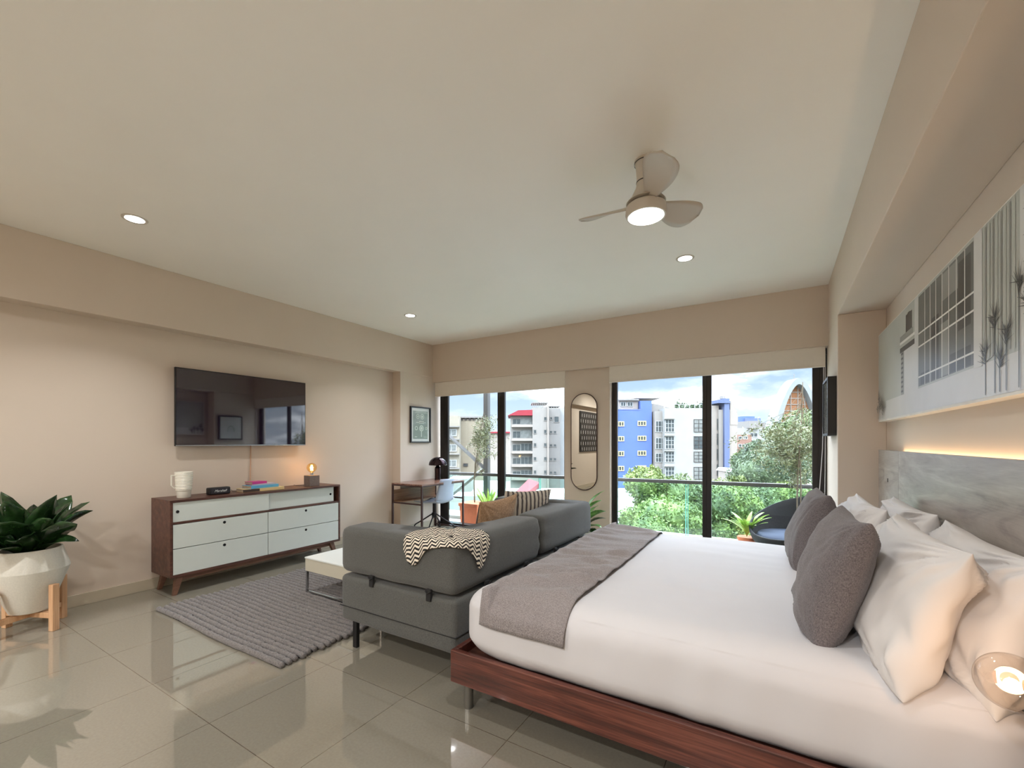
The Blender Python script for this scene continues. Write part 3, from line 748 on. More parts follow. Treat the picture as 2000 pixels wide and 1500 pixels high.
# ---------------------------------------------------------------- pillow builder
def pillow(w_, h_, th_, M, seed, n=56, pinch=.10, wr=.012, sag=.25, corner=.45, flange=0):
    a = bm_new(); idx = {}
    for side in (1, -1):
        for i in range(n+1):
            for j in range(n+1):
                u = -1+2*i/n; v_ = -1+2*j/n
                edge = i in (0, n) or j in (0, n)
                if side == -1 and edge: idx[(side, i, j)] = idx[(1, i, j)]; continue
                # concentrate samples at the edge
                uu = math.sin(u*math.pi/2); vv = math.sin(v_*math.pi/2)
                x = uu*w_/2*(1-pinch*(1-vv*vv)); y = vv*h_/2*(1-pinch*(1-uu*uu))
                prof_ = ((1-uu*uu)*(1-vv*vv))**corner
                z = side*th_/2*prof_*(1+sag*(-vv))
                # radial wrinkles from corners + broad dents
                wsum = 0
                for cxx in (-1, 1):
                    for cyy in (-1, 1):
                        dx, dy = uu-cxx, vv-cyy; rr_ = math.hypot(dx, dy)+1e-4; an = math.atan2(dy, dx)
                        wsum += min(1, rr_*3.2)**1.5*math.exp(-rr_*1.7)*noise.noise(Vector((an*4.2+seed*3+cxx, rr_*1.2+cyy*4, seed)))
                big = noise.noise(Vector((uu*1.3+seed, vv*1.3, side*2+seed)))
                z += side*((abs(wsum)*1.6-.12)*wr*2.4+big*wr*1.1)*min(1, prof_*2.5)
                idx[(side, i, j)] = a.verts.new(M @ Vector((x, y, z)))
    for side in (1, -1):
        for i in range(n):
            for j in range(n):
                q = [idx[(side, i, j)], idx[(side, i+1, j)], idx[(side, i+1, j+1)], idx[(side, i, j+1)]]
                if side == -1: q = q[::-1]
                if len(set(q)) == 4: a.faces.new(q)
    if flange:
        # loose open hem of the pillowcase on the -u side
        prev = None
        for j in range(n+1):
            base = idx[(1, 0, j)].co.copy(); vv = -1+2*j/n
            loc = M.inverted() @ base
            r_ = [idx[(1, 0, j)]]
            for k in range(1, 6):
                s = k/5
                off = flange*s*(1+.25*noise.noise(Vector((vv*2, seed, 0))))
                zz = .022*math.sin(vv*9+seed)*s+.02*noise.noise(Vector((vv*3, s*2, seed)))
                r_.append(a.verts.new(M @ Vector((loc.x-off, loc.y*(1+.03*s), loc.z+zz))))
            if prev:
                for k in range(5): a.faces.new((prev[k], r_[k], r_[k+1], prev[k+1]))
            prev = r_
    return a
def frame_from(c, X_, Y_):
    X_ = Vector(X_).normalized(); Z_ = X_.cross(Vector(Y_)).normalized(); Y2 = Z_.cross(X_)
    M = Matrix((X_, Y2, Z_)).transposed().to_4x4(); M.translation = Vector(c); return M

# sofa cushions, leaning against the long back cushion
a = pillow(.50, .46, .13, frame_from((-1.83, 2.74, .625), (.02, 1, .03), (.24, -.10, 1)), 1.3, pinch=.08, wr=.006, corner=.4)
a.faces.ensure_lookup_table()
for q in a.faces[:len(a.faces)//2]: q.material_index = 0
for q in a.faces[len(a.faces)//2:]: q.material_index = 1
tag(obj('cushion', a, [M_tan, M_dkcush], smooth='all'), 'tan woven diamond-pattern cushion with a dark back leaning against the sofa back', 'cushion')
M_stripe, t, b = newmat('striped_linen')
v = coords(t); sp = t.nodes.new('ShaderNodeSeparateXYZ'); t.links.new(v, sp.inputs[0])
fr = mth('FRACT', mth('MULTIPLY', sp.outputs[1], 21)); st = mth('GREATER_THAN', fr, .58)
t.links.new(ramp(t, st, [(0, S(200, 188, 170)), (1, S(88, 80, 76))]), b.inputs['Base Color']); b.inputs['Roughness'].default_value = .9
a = pillow(.56, .50, .12, frame_from((-1.80, 3.14, .625), (.24, 1, -.05), (.22, 0, 1)), 2.1, pinch=.06, wr=.006, corner=.38)
tag(obj('cushion', a, M_stripe, smooth='all'), 'grey and cream striped cushion behind the tan cushion on the sofa', 'cushion')
# ---------------------------------------------------------------- bed
BX0, BX1, BY0, BY1 = -1.32, .64, 1.602, 3.54
bed = thing('bed', 'wide low bed with a reddish wood side frame and white bedding before the grey headboard', 'bed', (-.34, 2.57, 0))
a = bm_new(); fz0, fz1 = .13, .28; tf = .028
box(a, BX0, BX1, BY0, BY0+tf, fz0, fz1); box(a, BX0, BX1, BY1-tf, BY1, fz0, fz1); box(a, BX0, BX0+tf, BY0+tf, BY1-tf, fz0, fz1)
obj('side_frame', a, M_bedwood, bed, bevel=.004)
obj('slat_base', B(BX0+tf, BX1, BY0+tf, BY1-tf, .15, .235), M_walnutX, bed)
for x, y in ((-1.255, 1.66), (-1.255, 3.45), (.5, 1.72), (.5, 3.45)):
    a = bm_new(); cyl(a, (x, y), .022, .0, .13, 20); obj('leg', a, M_alulight, bed, smooth=True)
def sheetd(co, d):
    x, y, z = co
    n1 = noise.noise(Vector((x*2.2, y*2.2, 0))); n2 = noise.noise(Vector((x*1.2, y*7, 5))); n3 = noise.noise(Vector((x*9, 2, z*1.5)))
    if z > .5:
        co.z += .007*n1+.003*n2+.009*max(0, noise.noise(Vector((x*1.6+3, y*11, 9))))-.012*max(0, (abs(y-2.57)-.75))/.2*.5
    if y < 1.75 and z < .54:
        co.y += .012*n3*(1 if z < .48 else .4)+.02*math.sin((.5-z)*5)*(-.5)
        k = max(0, (.33-z)/.1); co.y += .022*k
    if x < -1.1 and z < .54:
        co.x += .010*noise.noise(Vector((3, y*8, z)))+max(0, (.33-z)/.1)*.02
    return co
a = bm_new(); rbox(a, -1.285, .60, 1.628, 3.50, .236, .575, (.17, .11, .105), 9, .03, sheetd)
obj('mattress', a, M_sheet, bed, smooth='all', label='mattress covered by a smooth white duvet')

# grey runner
a = bm_new()
def surf_runner(x, d):
    """d: distance from the middle of the bed towards the near side (d>0) across top then down the side"""
    half = 2.57-1.628-.11
    if d < half: y, z = 2.57-d, .575
    elif d < half+.17:
        q = (d-half)/.17*math.pi/2; y = 1.628+.11-.11*math.sin(q); z = .575-.105*(1-math.cos(q))
    else: y = 1.628; z = .47-(d-half-.17)
    return Vector((x, y, z))
nx_, nd = 44, 110; rows = []
for i in range(nx_+1):
    u = i/nx_; row = []
    for j in range(nd+1):
        d = -.90+(1.045+.90)*j/nd
        p = surf_runner(0, abs(d)) if d >= 0 else surf_runner(0, 0)+Vector((0, -d, 0))
        if d < -.82: p.z -= (-.82-d)*.6
        xa = -1.165+.015*math.sin(d*3); xb = -.735+.012*math.sin(d*2.2+1)
        x = xa+(xb-xa)*u
        nx2 = noise.noise(Vector((x*2.6, d*10+x*2, 2)))*.020+noise.noise(Vector((x*4+9, d*24+x*3, 7)))*.009
        topm = p.z > .5
        rg = max(0, 1-abs(noise.noise(Vector((x*1.3+2, d*6.5+x*1.2, 4))))*7)*max(0, noise.noise(Vector((x*2+5, d*2.2, 1)))+.25)
        ed_ = min(1, u/.12, (1-u)/.12); nx2 = (nx2+.020*rg)*(.25+.75*ed_)
        base = sheetd(Vector((x, p.y, p.z)), Vector((0, 0, 1)))
        lift = .007+(max(0, nx2+.006)*1.6 if topm else .004+.3*max(0, nx2))
        if d > .75 and topm: lift = .007+(lift-.007)*max(.2, 1-(d-.75)*3)
        # foot-end drop of the mattress
        dropx = max(0, (-1.285+.17)-x); 
        if dropx > 0 and topm:
            base.z = .575-.105*(1-math.sqrt(max(0, 1-(dropx/.17)**2)))+.002
        if not topm and dropx > 0: base.y += .11*(1-math.sqrt(max(0, 1-(dropx/.17)**2)))
        if topm: base.z += lift
        else: base.y -= lift+.004
        row.append(a.verts.new(base))
    rows.append(row)
for r0, r1 in zip(rows, rows[1:]):
    for j in range(nd): a.faces.new((r0[j], r0[j+1], r1[j+1], r1[j]))
tag(obj('bed_runner', a, M_runner, smooth='all', solid=.004), 'grey linen runner laid across the foot of the white bed', 'bed runner')

# pillows (u axis runs along the bed's width, v axis up)
def bedpillow(w_, h_, th_, c, Yd, Ud, mat, label, seed, **k):
    a = pillow(w_, h_, th_, frame_from(c, Yd, Ud), seed, **k)
    return tag(obj('pillow', a, mat, smooth='all'), label, 'pillow', 'pillows on the bed')
bedpillow(.46, .47, .20, (.175, 2.01, .775), (-.06, 1, .0), (.30, .02, 1), M_grey_pillow, 'nearer of the two square grey linen cushions standing on the bed', 3.1, wr=.012, pinch=.09, corner=.36, sag=.1)
bedpillow(.46, .47, .19, (.155, 2.98, .76), (-.06, 1, .0), (.28, .02, 1), M_grey_pillow, 'farther grey linen cushion on the bed, standing on the window side', 5.7, wr=.012, pinch=.09, corner=.36, sag=.1)
bedpillow(.78, .46, .24, (.365, 2.01, .745), (-.02, 1, .0), (.32, 0, 1), M_sheet2, 'large white pillow directly behind the nearer grey cushion, its corner hanging over the bed side', 8.2, wr=.026, pinch=.07, corner=.40)
bedpillow(.74, .44, .22, (.535, 2.02, .735), (-.02, 1, .0), (.22, 0, 1), M_sheet2, 'white pillow against the headboard at the near side, beside the glass globe lamp', 11.5, wr=.026, pinch=.07, corner=.40)
bedpillow(.76, .46, .22, (.345, 2.93, .735), (-.02, 1, .0), (.32, 0, 1), M_sheet2, 'white pillow just behind the farther grey cushion', 14.9, wr=.026, pinch=.07, corner=.42)
bedpillow(.74, .44, .22, (.53, 2.90, .735), (-.02, 1, .0), (.22, 0, 1), M_sheet2, 'white pillow against the headboard on the window side', 17.3, wr=.026, pinch=.07, corner=.42)

# headboard with light strip
hb = thing('headboard', 'long grey wood-veneer headboard panel with a lit strip along its top', 'headboard', (.67, 1.9, 0))
for y0, y1 in ((.5, 1.10), (1.103, 3.55), (3.553, 3.97), (3.973, 4.17)):
    obj('panel', B(.642, .668, y0, y1, .05, 1.205), M_hb, hb, bevel=.0015)
obj('rear_batten', B(.668, .699, .55, 3.7, .3, 1.13), M_walnutY, hb)
obj('light_strip', B(.676, .692, .5, 3.72, 1.178, 1.19), M_led, hb)
obj('cable_hole', B(.6405, .643, 3.845, 3.862, .99, 1.015), M_hole, hb)

# bedside globe light on a wall arm
gl = thing('globe_lamp', 'smoky amber glass globe lamp with a glowing bulb on a brass arm beside the bed', 'lamp', (.64, 1.42, .70))
gx, gy, gz = .455, 1.44, .713
a = bm_new(); lathe(a, [(0, -.062)]+[(.062*math.sin(R(q)), -.062*math.cos(R(q))) for q in range(8, 180, 8)]+[(0, .062)], (gx, gy, gz), 40); obj('glass_globe', a, M_globe, gl, smooth='all')
a = bm_new(); tube(a, [(gx+.055, gy-.004, gz-.004), (.642, 1.43, .72)], .009, 14); tube(a, [(gx+.022, gy, gz-.006), (gx+.062, gy-.002, gz-.004)], .015, 16); obj('arm', a, plain('aged_brass', S(120, 84, 52), .3, .9), gl, smooth=True)
a = bm_new(); lathe(a, [(0, -.012), (.03, -.012), (.03, .012), (0, .012)], (0, 0, 0), 24); xform(a, Matrix.Translation((.632, 1.43, .72)) @ Matrix.Rotation(R(90), 4, 'Y')); obj('wall_plate', a, MATS['aged_brass'], gl, smooth=True)
a = bm_new(); lathe(a, [(0, -.015)]+[(.0145*math.sin(R(q)), -.0145*math.cos(R(q))) for q in range(15, 180, 15)]+[(0, .015)], (gx+.002, gy, gz-.006), 20); obj('bulb', a, M_warmbig, gl, smooth='all')
ld = bpy.data.lights.new('globe_light', 'POINT'); ld.energy = 1.5; ld.color = (1, .62, .36); ld.shadow_soft_size = .03
lo = bpy.data.objects.new('globe_light', ld); COL.objects.link(lo); lo.parent = gl; lo.location = Vector((gx-.0, gy, gz-.006))-WLOC[gl.name]

# ---------------------------------------------------------------- wall art over the headboard
G1, G2, G3, G4, G5 = S(176, 178, 170), S(206, 204, 200), S(98, 100, 96), S(60, 60, 58), S(224, 222, 216)
mm_ = [plain('print_%s' % n, c, .35, var=.04, nscale=5) for n, c in (('sky_grey', G1), ('wall_grey', G2), ('glass_grey', G3), ('dark_grey', G4), ('line_white', G5), ('mid_grey', S(140, 140, 134)))]
art = thing('wall_art_panel', 'long black-and-white photograph panel of a building and reeds above the headboard', 'wall art', (.67, 2.6, 1.41))
AY0, AY1, AZ0, AZ1, AX = .9, 4.165, 1.41, 2.05, .640
obj('box_frame', B(AX+.001, .70, AY0, AY1, AZ0, AZ1), plain('panel_edge_white', S(226, 220, 210), .5), art, bevel=.0015)
a = bm_new(); lay = [0]
def pr(y0, y1, z0, z1, mi, dz0=0, dz1=0):
    lay[0] += 1; x = AX-.00002*lay[0]
    quadm(a, [(x, y0, z0), (x, y1, z0+dz0), (x, y1, z1+dz1), (x, y0, z1)], mi)
pr(AY0, AY1-.012, AZ0+.012, AZ1-.006, 0)
pr(AY0, 3.9, AZ0+.012, 1.545, 1)                                     # pale parapet
pr(3.9, AY1-.012, AZ0+.012, 1.50, 1)
pr(3.10, 3.17, 1.54, AZ1-.006, 1)                                      # white pier left of the window wall
pr(3.17, 3.40, 1.545, 1.80, 1); pr(3.40, 3.47, 1.545, 1.82, 5); pr(3.17, 3.50, 1.80, 1.83, 3); pr(3.17, 3.50, 1.85, 1.865, 4)
pr(3.20, 3.50, 1.865, 1.90, 5); pr(3.22, 3.36, 1.90, 2.0, 3)
for k in range(9): pr(3.42, 3.47, 1.56+k*.028, 1.572+k*.028, 3)
for k in range(8): pr(3.235+.01*abs(k-4), 3.345-.01*abs(k-4), 1.965+.004*k, 1.97+.005*k, 3)
pr(2.33, 3.09, 1.555, 2.03, 2)
pr(2.36, 2.6, 1.56, 1.64, 3); pr(2.62, 2.72, 1.56, 1.80, 5); pr(2.75, 2.86, 1.56, 1.86, 3); pr(2.36, 2.5, 1.72, 2.0, 3); pr(2.5, 2.7, 1.9, 2.02, 5); pr(2.9, 3.05, 1.56, 1.62, 3)
for y in (2.42, 2.515, 2.61, 2.70, 2.79, 2.88, 2.97): pr(y, y+.008, 1.555, 2.03, 4)
for z in (1.60, 1.76, 1.83): pr(2.33, 3.09, z, z+.008, 4)
pr(2.25, 2.33, 1.54, AZ1-.006, 1)
for k in range(8): pr(1.99+k*.032, 1.99+k*.032+.014, 1.56, 2.035, 5 if k % 2 else 0)
pr(1.2, 1.96, 1.54, AZ1-.006, 1); pr(AY0, 1.2, 1.54, AZ1-.006, 2)
for k in range(5): pr(1.3, 1.94, 1.65+k*.08, 1.652+k*.08, 5)
# reeds
rn = random.Random(11)
def reed(y, z0, h):
    pr(y-.003, y+.003, z0, z0+h, 3)
    for q in range(26):
        an = rn.uniform(.15, math.pi-.15); l = rn.uniform(.04, .075); z = z0+h-rn.uniform(0, .05)
        lay[0] += 1; x = AX-.00002*lay[0]; c, s = math.cos(an)*l, math.sin(an)*l
        quadm(a, [(x, y-.002*math.sin(an), z+.002*math.cos(an)), (x, y+.002*math.sin(an), z-.002*math.cos(an)), (x, y+c, z+s), (x, y+c-.001, z+s+.001)], 3)
for y, h in ((2.22, .16), (2.14, .27), (2.10, .12), (2.05, .20), (1.96, .33), (1.90, .28), (1.84, .30), (1.80, .2), (1.7, .25), (1.6, .3), (4.10, .16), (4.05, .10), (3.99, .12), (3.95, .07), (4.13, .08)): reed(y, AZ0+.02, h)
obj('print', a, mm_, art)

# ---------------------------------------------------------------- framed pictures
fp = thing('framed_picture', 'small black-framed green technical drawing on the wall above the desk', 'picture', (XL, 4.68, 1.27))
y0, y1, z0, z1 = 4.50, 4.915, 1.255, 1.775
a = bm_new(); fw = .018
for q in ((y0, y1, z1-fw, z1), (y0, y1, z0, z0+fw), (y0, y0+fw, z0+fw, z1-fw), (y1-fw, y1, z0+fw, z1-fw)): box(a, XL+.001, XL+.03, *q)
obj('frame', a, M_black, fp, bevel=.001)
obj('mat_board', B(XL+.002, XL+.012, y0+fw, y1-fw, z0+fw, z1-fw), plain('mat_board_white', S(214, 214, 202), .8, var=.01), fp)
a = bm_new(); X_ = XL+.0125; lay = 0
quadm(a, [(X_, y0+.055, z0+.055), (X_, y1-.055, z0+.055), (X_, y1-.055, z1-.06), (X_, y0+.055, z1-.06)], 0)
def pdisc(cy, cz, r, mi, k, r2=0):
    n = 22
    for i in range(n):
        p, q = 2*math.pi*i/n, 2*math.pi*(i+1)/n
        quadm(a, [(X_+.0002*k, cy+r2*math.cos(p), cz+r2*math.sin(p)), (X_+.0002*k, cy+r*math.cos(p), cz+r*math.sin(p)), (X_+.0002*k, cy+r*math.cos(q), cz+r*math.sin(q)), (X_+.0002*k, cy+r2*math.cos(q), cz+r2*math.sin(q))], mi)
pdisc(4.655, 1.635, .035, 1, 1, .027); pdisc(4.655, 1.635, .012, 1, 1, .001); pdisc(4.745, 1.635, .04, 1, 1, .030); pdisc(4.745, 1.635, .018, 1, 1, .001)
pdisc(4.73, 1.465, .045, 1, 1, .001); pdisc(4.73, 1.465, .03, 0, 2, .022); pdisc(4.625, 1.465, .03, 1, 1, .02); pdisc(4.83, 1.465, .022, 1, 1, .014)
for (p, q, r_, s) in ((4.62, 4.82, 1.545, 1.555), (4.68, 4.78, 1.535, 1.57), (4.722, 4.738, 1.34, 1.42), (4.60, 4.86, 1.685, 1.69), (4.61, 4.84, 1.70, 1.705), (4.59, 4.64, 1.335, 1.345), (4.78, 4.85, 1.335, 1.34)):
    quadm(a, [(X_+.0003, p, r_), (X_+.0003, q, r_), (X_+.0003, q, s), (X_+.0003, p, s)], 1)
obj('print', a, [plain('sage_green_print', S(122, 134, 116), .8, var=.05), plain('pale_drawing_line', S(196, 202, 182), .8)], fp)
obj('glass', B(XL+.018, XL+.02, y0+fw, y1-fw, z0+fw, z1-fw), M_picglass, fp)

fp2 = thing('framed_picture', 'deep black-framed picture with a pale mat on the side wall by the wide window', 'picture', (.39, 4.6, 1.32))
a = bm_new(); y0, y1, z0, z1 = 4.30, 4.74, 1.315, 1.79
for q in ((y0, y1, z1-.02, z1), (y0, y1, z0, z0+.02), (y0, y0+.02, z0+.02, z1-.02), (y1-.02, y1, z0+.02, z1-.02)): box(a, .345, XRB-.001, *q)
obj('frame', a, M_black, fp2, bevel=.001)
obj('mat_board', B(.354, .37, y0+.02, y1-.02, z0+.02, z1-.02), plain('mat_board_pale', S(216, 218, 210), .8, var=.01), fp2)
a = bm_new()
arc = [(4.52+.07*math.cos(R(q)), 1.47+.13*math.sin(R(q))) for q in range(0, 181, 12)]
for p, q in zip(arc, arc[1:]): quadm(a, [(.3536, p[0], p[1]), (.3536, q[0], q[1]), (.3536, 4.52+(q[0]-4.52)*.8, 1.47+(q[1]-1.47)*.86), (.3536, 4.52+(p[0]-4.52)*.8, 1.47+(p[1]-1.47)*.86)])
for k in range(5): quadm(a, [(.3537, 4.475+k*.022, 1.47), (.3537, 4.479+k*.022, 1.47), (.3537, 4.479+k*.022, 1.56), (.3537, 4.475+k*.022, 1.56)])
obj('sketch', a, plain('pencil_grey', S(120, 120, 116), .8), fp2)
obj('glass', B(.349, .351, y0+.02, y1-.02, z0+.02, z1-.02), M_picglass, fp2)

# oval mirror on the pier between the windows
mr = thing('oval_mirror', 'tall pill-shaped mirror with a thin dark frame on the wall between the two windows', 'mirror', (-2.03, YP, .67))
mx0, mx1, mz0, mz1 = -2.205, -1.86, .67, 1.865; rr_ = (mx1-mx0)/2; mc = (mx0+mx1)/2
def pill(r_, zc0, zc1, n=24):
    return [(mc+r_*math.cos(math.pi*i/n), zc1+r_*math.sin(math.pi*i/n)) for i in range(n+1)]+[(mc-r_*math.cos(math.pi*i/n), zc0-r_*math.sin(math.pi*i/n)) for i in range(n+1)]
a = bm_new(); prism(a, pill(rr_-.006, mz0+rr_, mz1-rr_), 1, YP-.016, YP-.004); obj('mirror_glass', a, M_mirror, mr)
a = bm_new(); pl = pill(rr_-.004, mz0+rr_, mz1-rr_); tube(a, [(p[0], YP-.014, p[1]) for p in pl]+[(pl[0][0], YP-.014, pl[0][1])], .006, 8); obj('frame', a, M_bronze, mr, smooth=True)

# screen panel on the wall behind the viewpoint (seen in the mirror)
wp = thing('slotted_wall_panel', 'black wall panel with rows of pale upright slots, seen in the oval mirror', 'wall panel', (XLW+.02, -1.75, 1.0))
obj('panel', B(XLW+.001, XLW+.03, -2.55, -1.0, 1.0, 2.12), M_black, wp)
a = bm_new()
for i in range(9):
    for j in range(7):
        y = -2.5+i*.17+(.085 if j % 2 else 0); z = 1.03+j*.155
        if y < -1.05: box(a, XLW+.03, XLW+.034, y, y+.02, z, z+.09)
obj('slots', a, M_sheet, wp, label='pale slots in staggered rows')

# ---------------------------------------------------------------- desk, lamp, chair
dk = thing('writing_desk', 'slim walnut desk on a bronze steel frame in the corner by the left window', 'desk', (-4.15, 4.6, 0))
KX0, KX1, KY0, KY1, KZ = -4.437, -3.885, 4.15, 5.03, .715
obj('desktop', B(KX0, KX1, KY0, KY1, KZ-.018, KZ), M_desktop, dk, bevel=.002)
for x in (KX0+.012, KX1-.012):
    for y in (KY0+.012, KY1-.012): obj('leg', B(x-.011, x+.011, y-.011, y+.011, 0, KZ-.018), M_bronze, dk, bevel=.001)
for y in (KY0+.012, KY1-.012):
    obj('side_rail', B(KX0+.023, KX1-.023, y-.01, y+.01, .445, .463), M_bronze, dk)
for y, z in ((KY1-.012, .02), (KY1-.012, KZ-.036), (KY0+.012, KZ-.036)):
    obj('side_rail', B(KX0+.023, KX1-.023, y-.01, y+.01, z, z+.018), M_bronze, dk)
for x in (KX0+.012, KX1-.012): obj('long_rail', B(x-.01, x+.01, KY0+.023, KY1-.023, KZ-.034, KZ-.018), M_bronze, dk)
obj('modesty_panel', B(KX0+.005, KX0+.02, KY0+.024, KY1-.024, .455, .62), M_deskwood, dk)
obj('lower_shelf', B(KX0+.02, KX0+.14, KY0+.024, KY1-.024, .455, .467), M_deskwood, dk)

lx, ly = -4.24, 4.86
tl = thing('mushroom_table_lamp', 'glossy dark mushroom-shaped lamp with a domed shade on the desk', 'lamp', (lx, ly, KZ))
a = bm_new(); lathe(a, [(0, 0), (.045, 0), (.045, .16), (.042, .175), (.02, .205), (.012, .215), (0, .215)], (lx, ly, KZ+.0005), 40); obj('base', a, plain('dark_lamp_metal', S(48, 34, 36), .12, .85), tl, smooth=True)
a = bm_new(); lathe(a, [(.128, .212)]+[(.13*math.cos(R(q)), .215+.115*math.sin(R(q))) for q in range(0, 90, 6)]+[(0, .33)], (lx, ly, KZ+.0005), 48); obj('shade', a, MATS['dark_lamp_metal'], tl, smooth='all', solid=.003)
a = bm_new(); lathe(a, [(0, .20), (.02, .205), (.028, .225), (.02, .25), (0, .255)], (lx, ly, KZ), 20); obj('bulb', a, M_sheet, tl, smooth='all')

# swivel chair, seen from behind
cxx, cyy = -4.14, 4.67
dc = thing('desk_chair', 'blue-grey shell desk chair on a dark four-arm castor base at the desk', 'chair', (cxx, cyy, 0))
FR = Matrix.Translation((cxx, cyy, 0)) @ Matrix.Rotation(R(6), 4, 'Z')      # local +x = towards the sitter's back
a = bm_new(); rows = []
for i in range(29):
    s = i/28
    if s < .48:
        q = s/.48; x = -.20+.36*q; z = .405+.012*math.cos(q*math.pi)*-1+.02*(1-q)**3
    elif s < .62:
        q = (s-.48)/.14; x = .16+.06*math.sin(q*math.pi/2); z = .416+.055*(1-math.cos(q*math.pi/2))
    else:
        q = (s-.62)/.38; x = .22+.05*q; z = .471+.285*q
    wd = (.20+.02*math.sin(s*math.pi))*(1 if s < .62 else 1-.16*(s-.62)/.38)
    row = []
    for j in range(13):
        v_ = -1+2*j/12
        up = .035*abs(v_)**2.5
        row.append(a.verts.new(FR @ Vector((x-(.05*abs(v_)**2.2 if s > .55 else 0), v_*wd, z+(up if s < .6 else 0)))))
    rows.append(row)
for r0, r1 in zip(rows, rows[1:]):
    for j in range(12): a.faces.new((r0[j], r0[j+1], r1[j+1], r1[j]))
obj('seat_shell', a, M_greyplastic, dc, smooth='all', solid=.008)
a = bm_new(); tube(a, [FR @ Vector((0, 0, .405)), FR @ Vector((0, 0, .25))], .022, 14); tube(a, [FR @ Vector((0, 0, .27)), FR @ Vector((0, 0, .20))], .032, 14); obj('column', a, M_blackmetal, dc, smooth=True)
for k in range(4):
    an = k*math.pi/2+.35; c_, s_ = math.cos(an), math.sin(an)
    a = bm_new(); tube(a, [FR @ Vector((.02*c_, .02*s_, .255)), FR @ Vector((.16*c_, .16*s_, .165)), FR @ Vector((.27*c_, .27*s_, .10)), FR @ Vector((.285*c_, .285*s_, .08)), FR @ Vector((.287*c_, .287*s_, .05))], .0095, 8)
    l_ = obj('leg', a, M_blackmetal, dc, smooth=True)
    a = bm_new(); p = FR @ Vector((.287*c_, .287*s_, .024)); q = FR.to_3x3() @ Vector((-s_, c_, 0)); tube(a, [p-q*.012, p+q*.012], .024, 14); obj('castor', a, M_black, l_, smooth=True)

# trailing plant behind the sofa
tp = thing('potted_plant', 'small leafy green pot plant behind the far end of the sofa, below the oval mirror', 'plant', (-1.93, 4.70, 0))
a = bm_new(); lathe(a, [(0, 0), (.10, 0), (.14, .24), (.13, .24), (.125, .2), (0, .2)], (-1.93, 4.70, 0), 36); obj('pot', a, M_potwhite, tp, smooth=True)
a = bm_new(); lathe(a, [(0, .205), (.126, .205), (.12, .19), (0, .19)], (-1.93, 4.70, 0), 24); obj('soil', a, M_soil, tp)
rnd = random.Random(9)
for i, (az, el, ln, wd) in enumerate([(30, 50, .30, .10), (-20, 40, .28, .10), (70, 65, .36, .10), (180, 50, .3, .10), (240, 45, .3, .11), (120, 60, .32, .1), (-60, 55, .30, .10), (10, 75, .42, .09), (300, 70, .38, .1), (-35, 25, .3, .09), (-5, 62, .36, .11), (45, 78, .50, .07)]):
    a = bm_new(); leaf(a, (-1.93+.02*math.cos(az), 4.70+.02*math.sin(az), .20), R(az), R(el+16), ln*1.22, wd*1.1, 1.3, .3, rnd.uniform(-.6, .6), stem=.45); obj('leaf', a, M_leafmid if i % 3 else M_leafdark, tp, smooth='all', solid=.0015)

# ---------------------------------------------------------------- balcony
def railY(x): return 5.73+(x+4.69)*.0895
struct(obj('floor', B(-6.5, 2.5, 5.24, 6.45, -.3, -.02), plain('balcony_tile', S(214, 208, 198), .5, var=.05)))
br = thing('balcony_railing', 'dark handrail over green-tinted glass panels along the balcony', 'railing', (-2, 6, -.02))
a = bm_new()
for z0, z1, w0 in ((.735, .762, .028), (.715, .735, .012)):
    vs = [(-6.2, railY(-6.2)-w0), (2.3, railY(2.3)-w0), (2.3, railY(2.3)+w0), (-6.2, railY(-6.2)+w0)]; prism(a, vs, 2, z0, z1)
obj('handrail', a, M_rail, br, bevel=.003)
for x0, x1 in ((-6.2, -3.1), (-3.08, -1.025), (-1.0, .9), (.92, 2.3)):
    a = bm_new(); prism(a, [(x0, railY(x0)), (x1, railY(x1)), (x1, railY(x1)+.01), (x0, railY(x0)+.01)], 2, .0, .717); g_ = obj('glass_panel', a, M_balglass, br)
    for xe in (x0, x1):
        a = bm_new(); box(a, xe-.005, xe+.005, railY(xe)-.001, railY(xe)+.011, 0, .716); obj('glass_edge', a, M_edge, g_)
a = bm_new(); prism(a, [(-6.2, railY(-6.2)-.02), (2.3, railY(2.3)-.02), (2.3, railY(2.3)+.03), (-6.2, railY(-6.2)+.03)], 2, -.02, .03); obj('base_channel', a, M_alulight, br)
# steel bracing just outside the left window
sb = thing('steel_bracing', 'grey steel post with two diagonal braces outside the left window', 'post', (-4.1, 5.93, -.02))
obj('post', B(-4.145, -4.06, 5.88, 5.96, -.02, 3.2), M_rail, sb, bevel=.004)
a = bm_new(); tube(a, [(-4.12, 5.93, .80), (-5.9, 5.80, 2.17)], .033, 4); obj('brace', a, M_rail, sb)
a = bm_new(); tube(a, [(-4.12, 5.93, .86), (-5.3, 5.84, .0)], .033, 4); obj('brace', a, M_rail, sb)

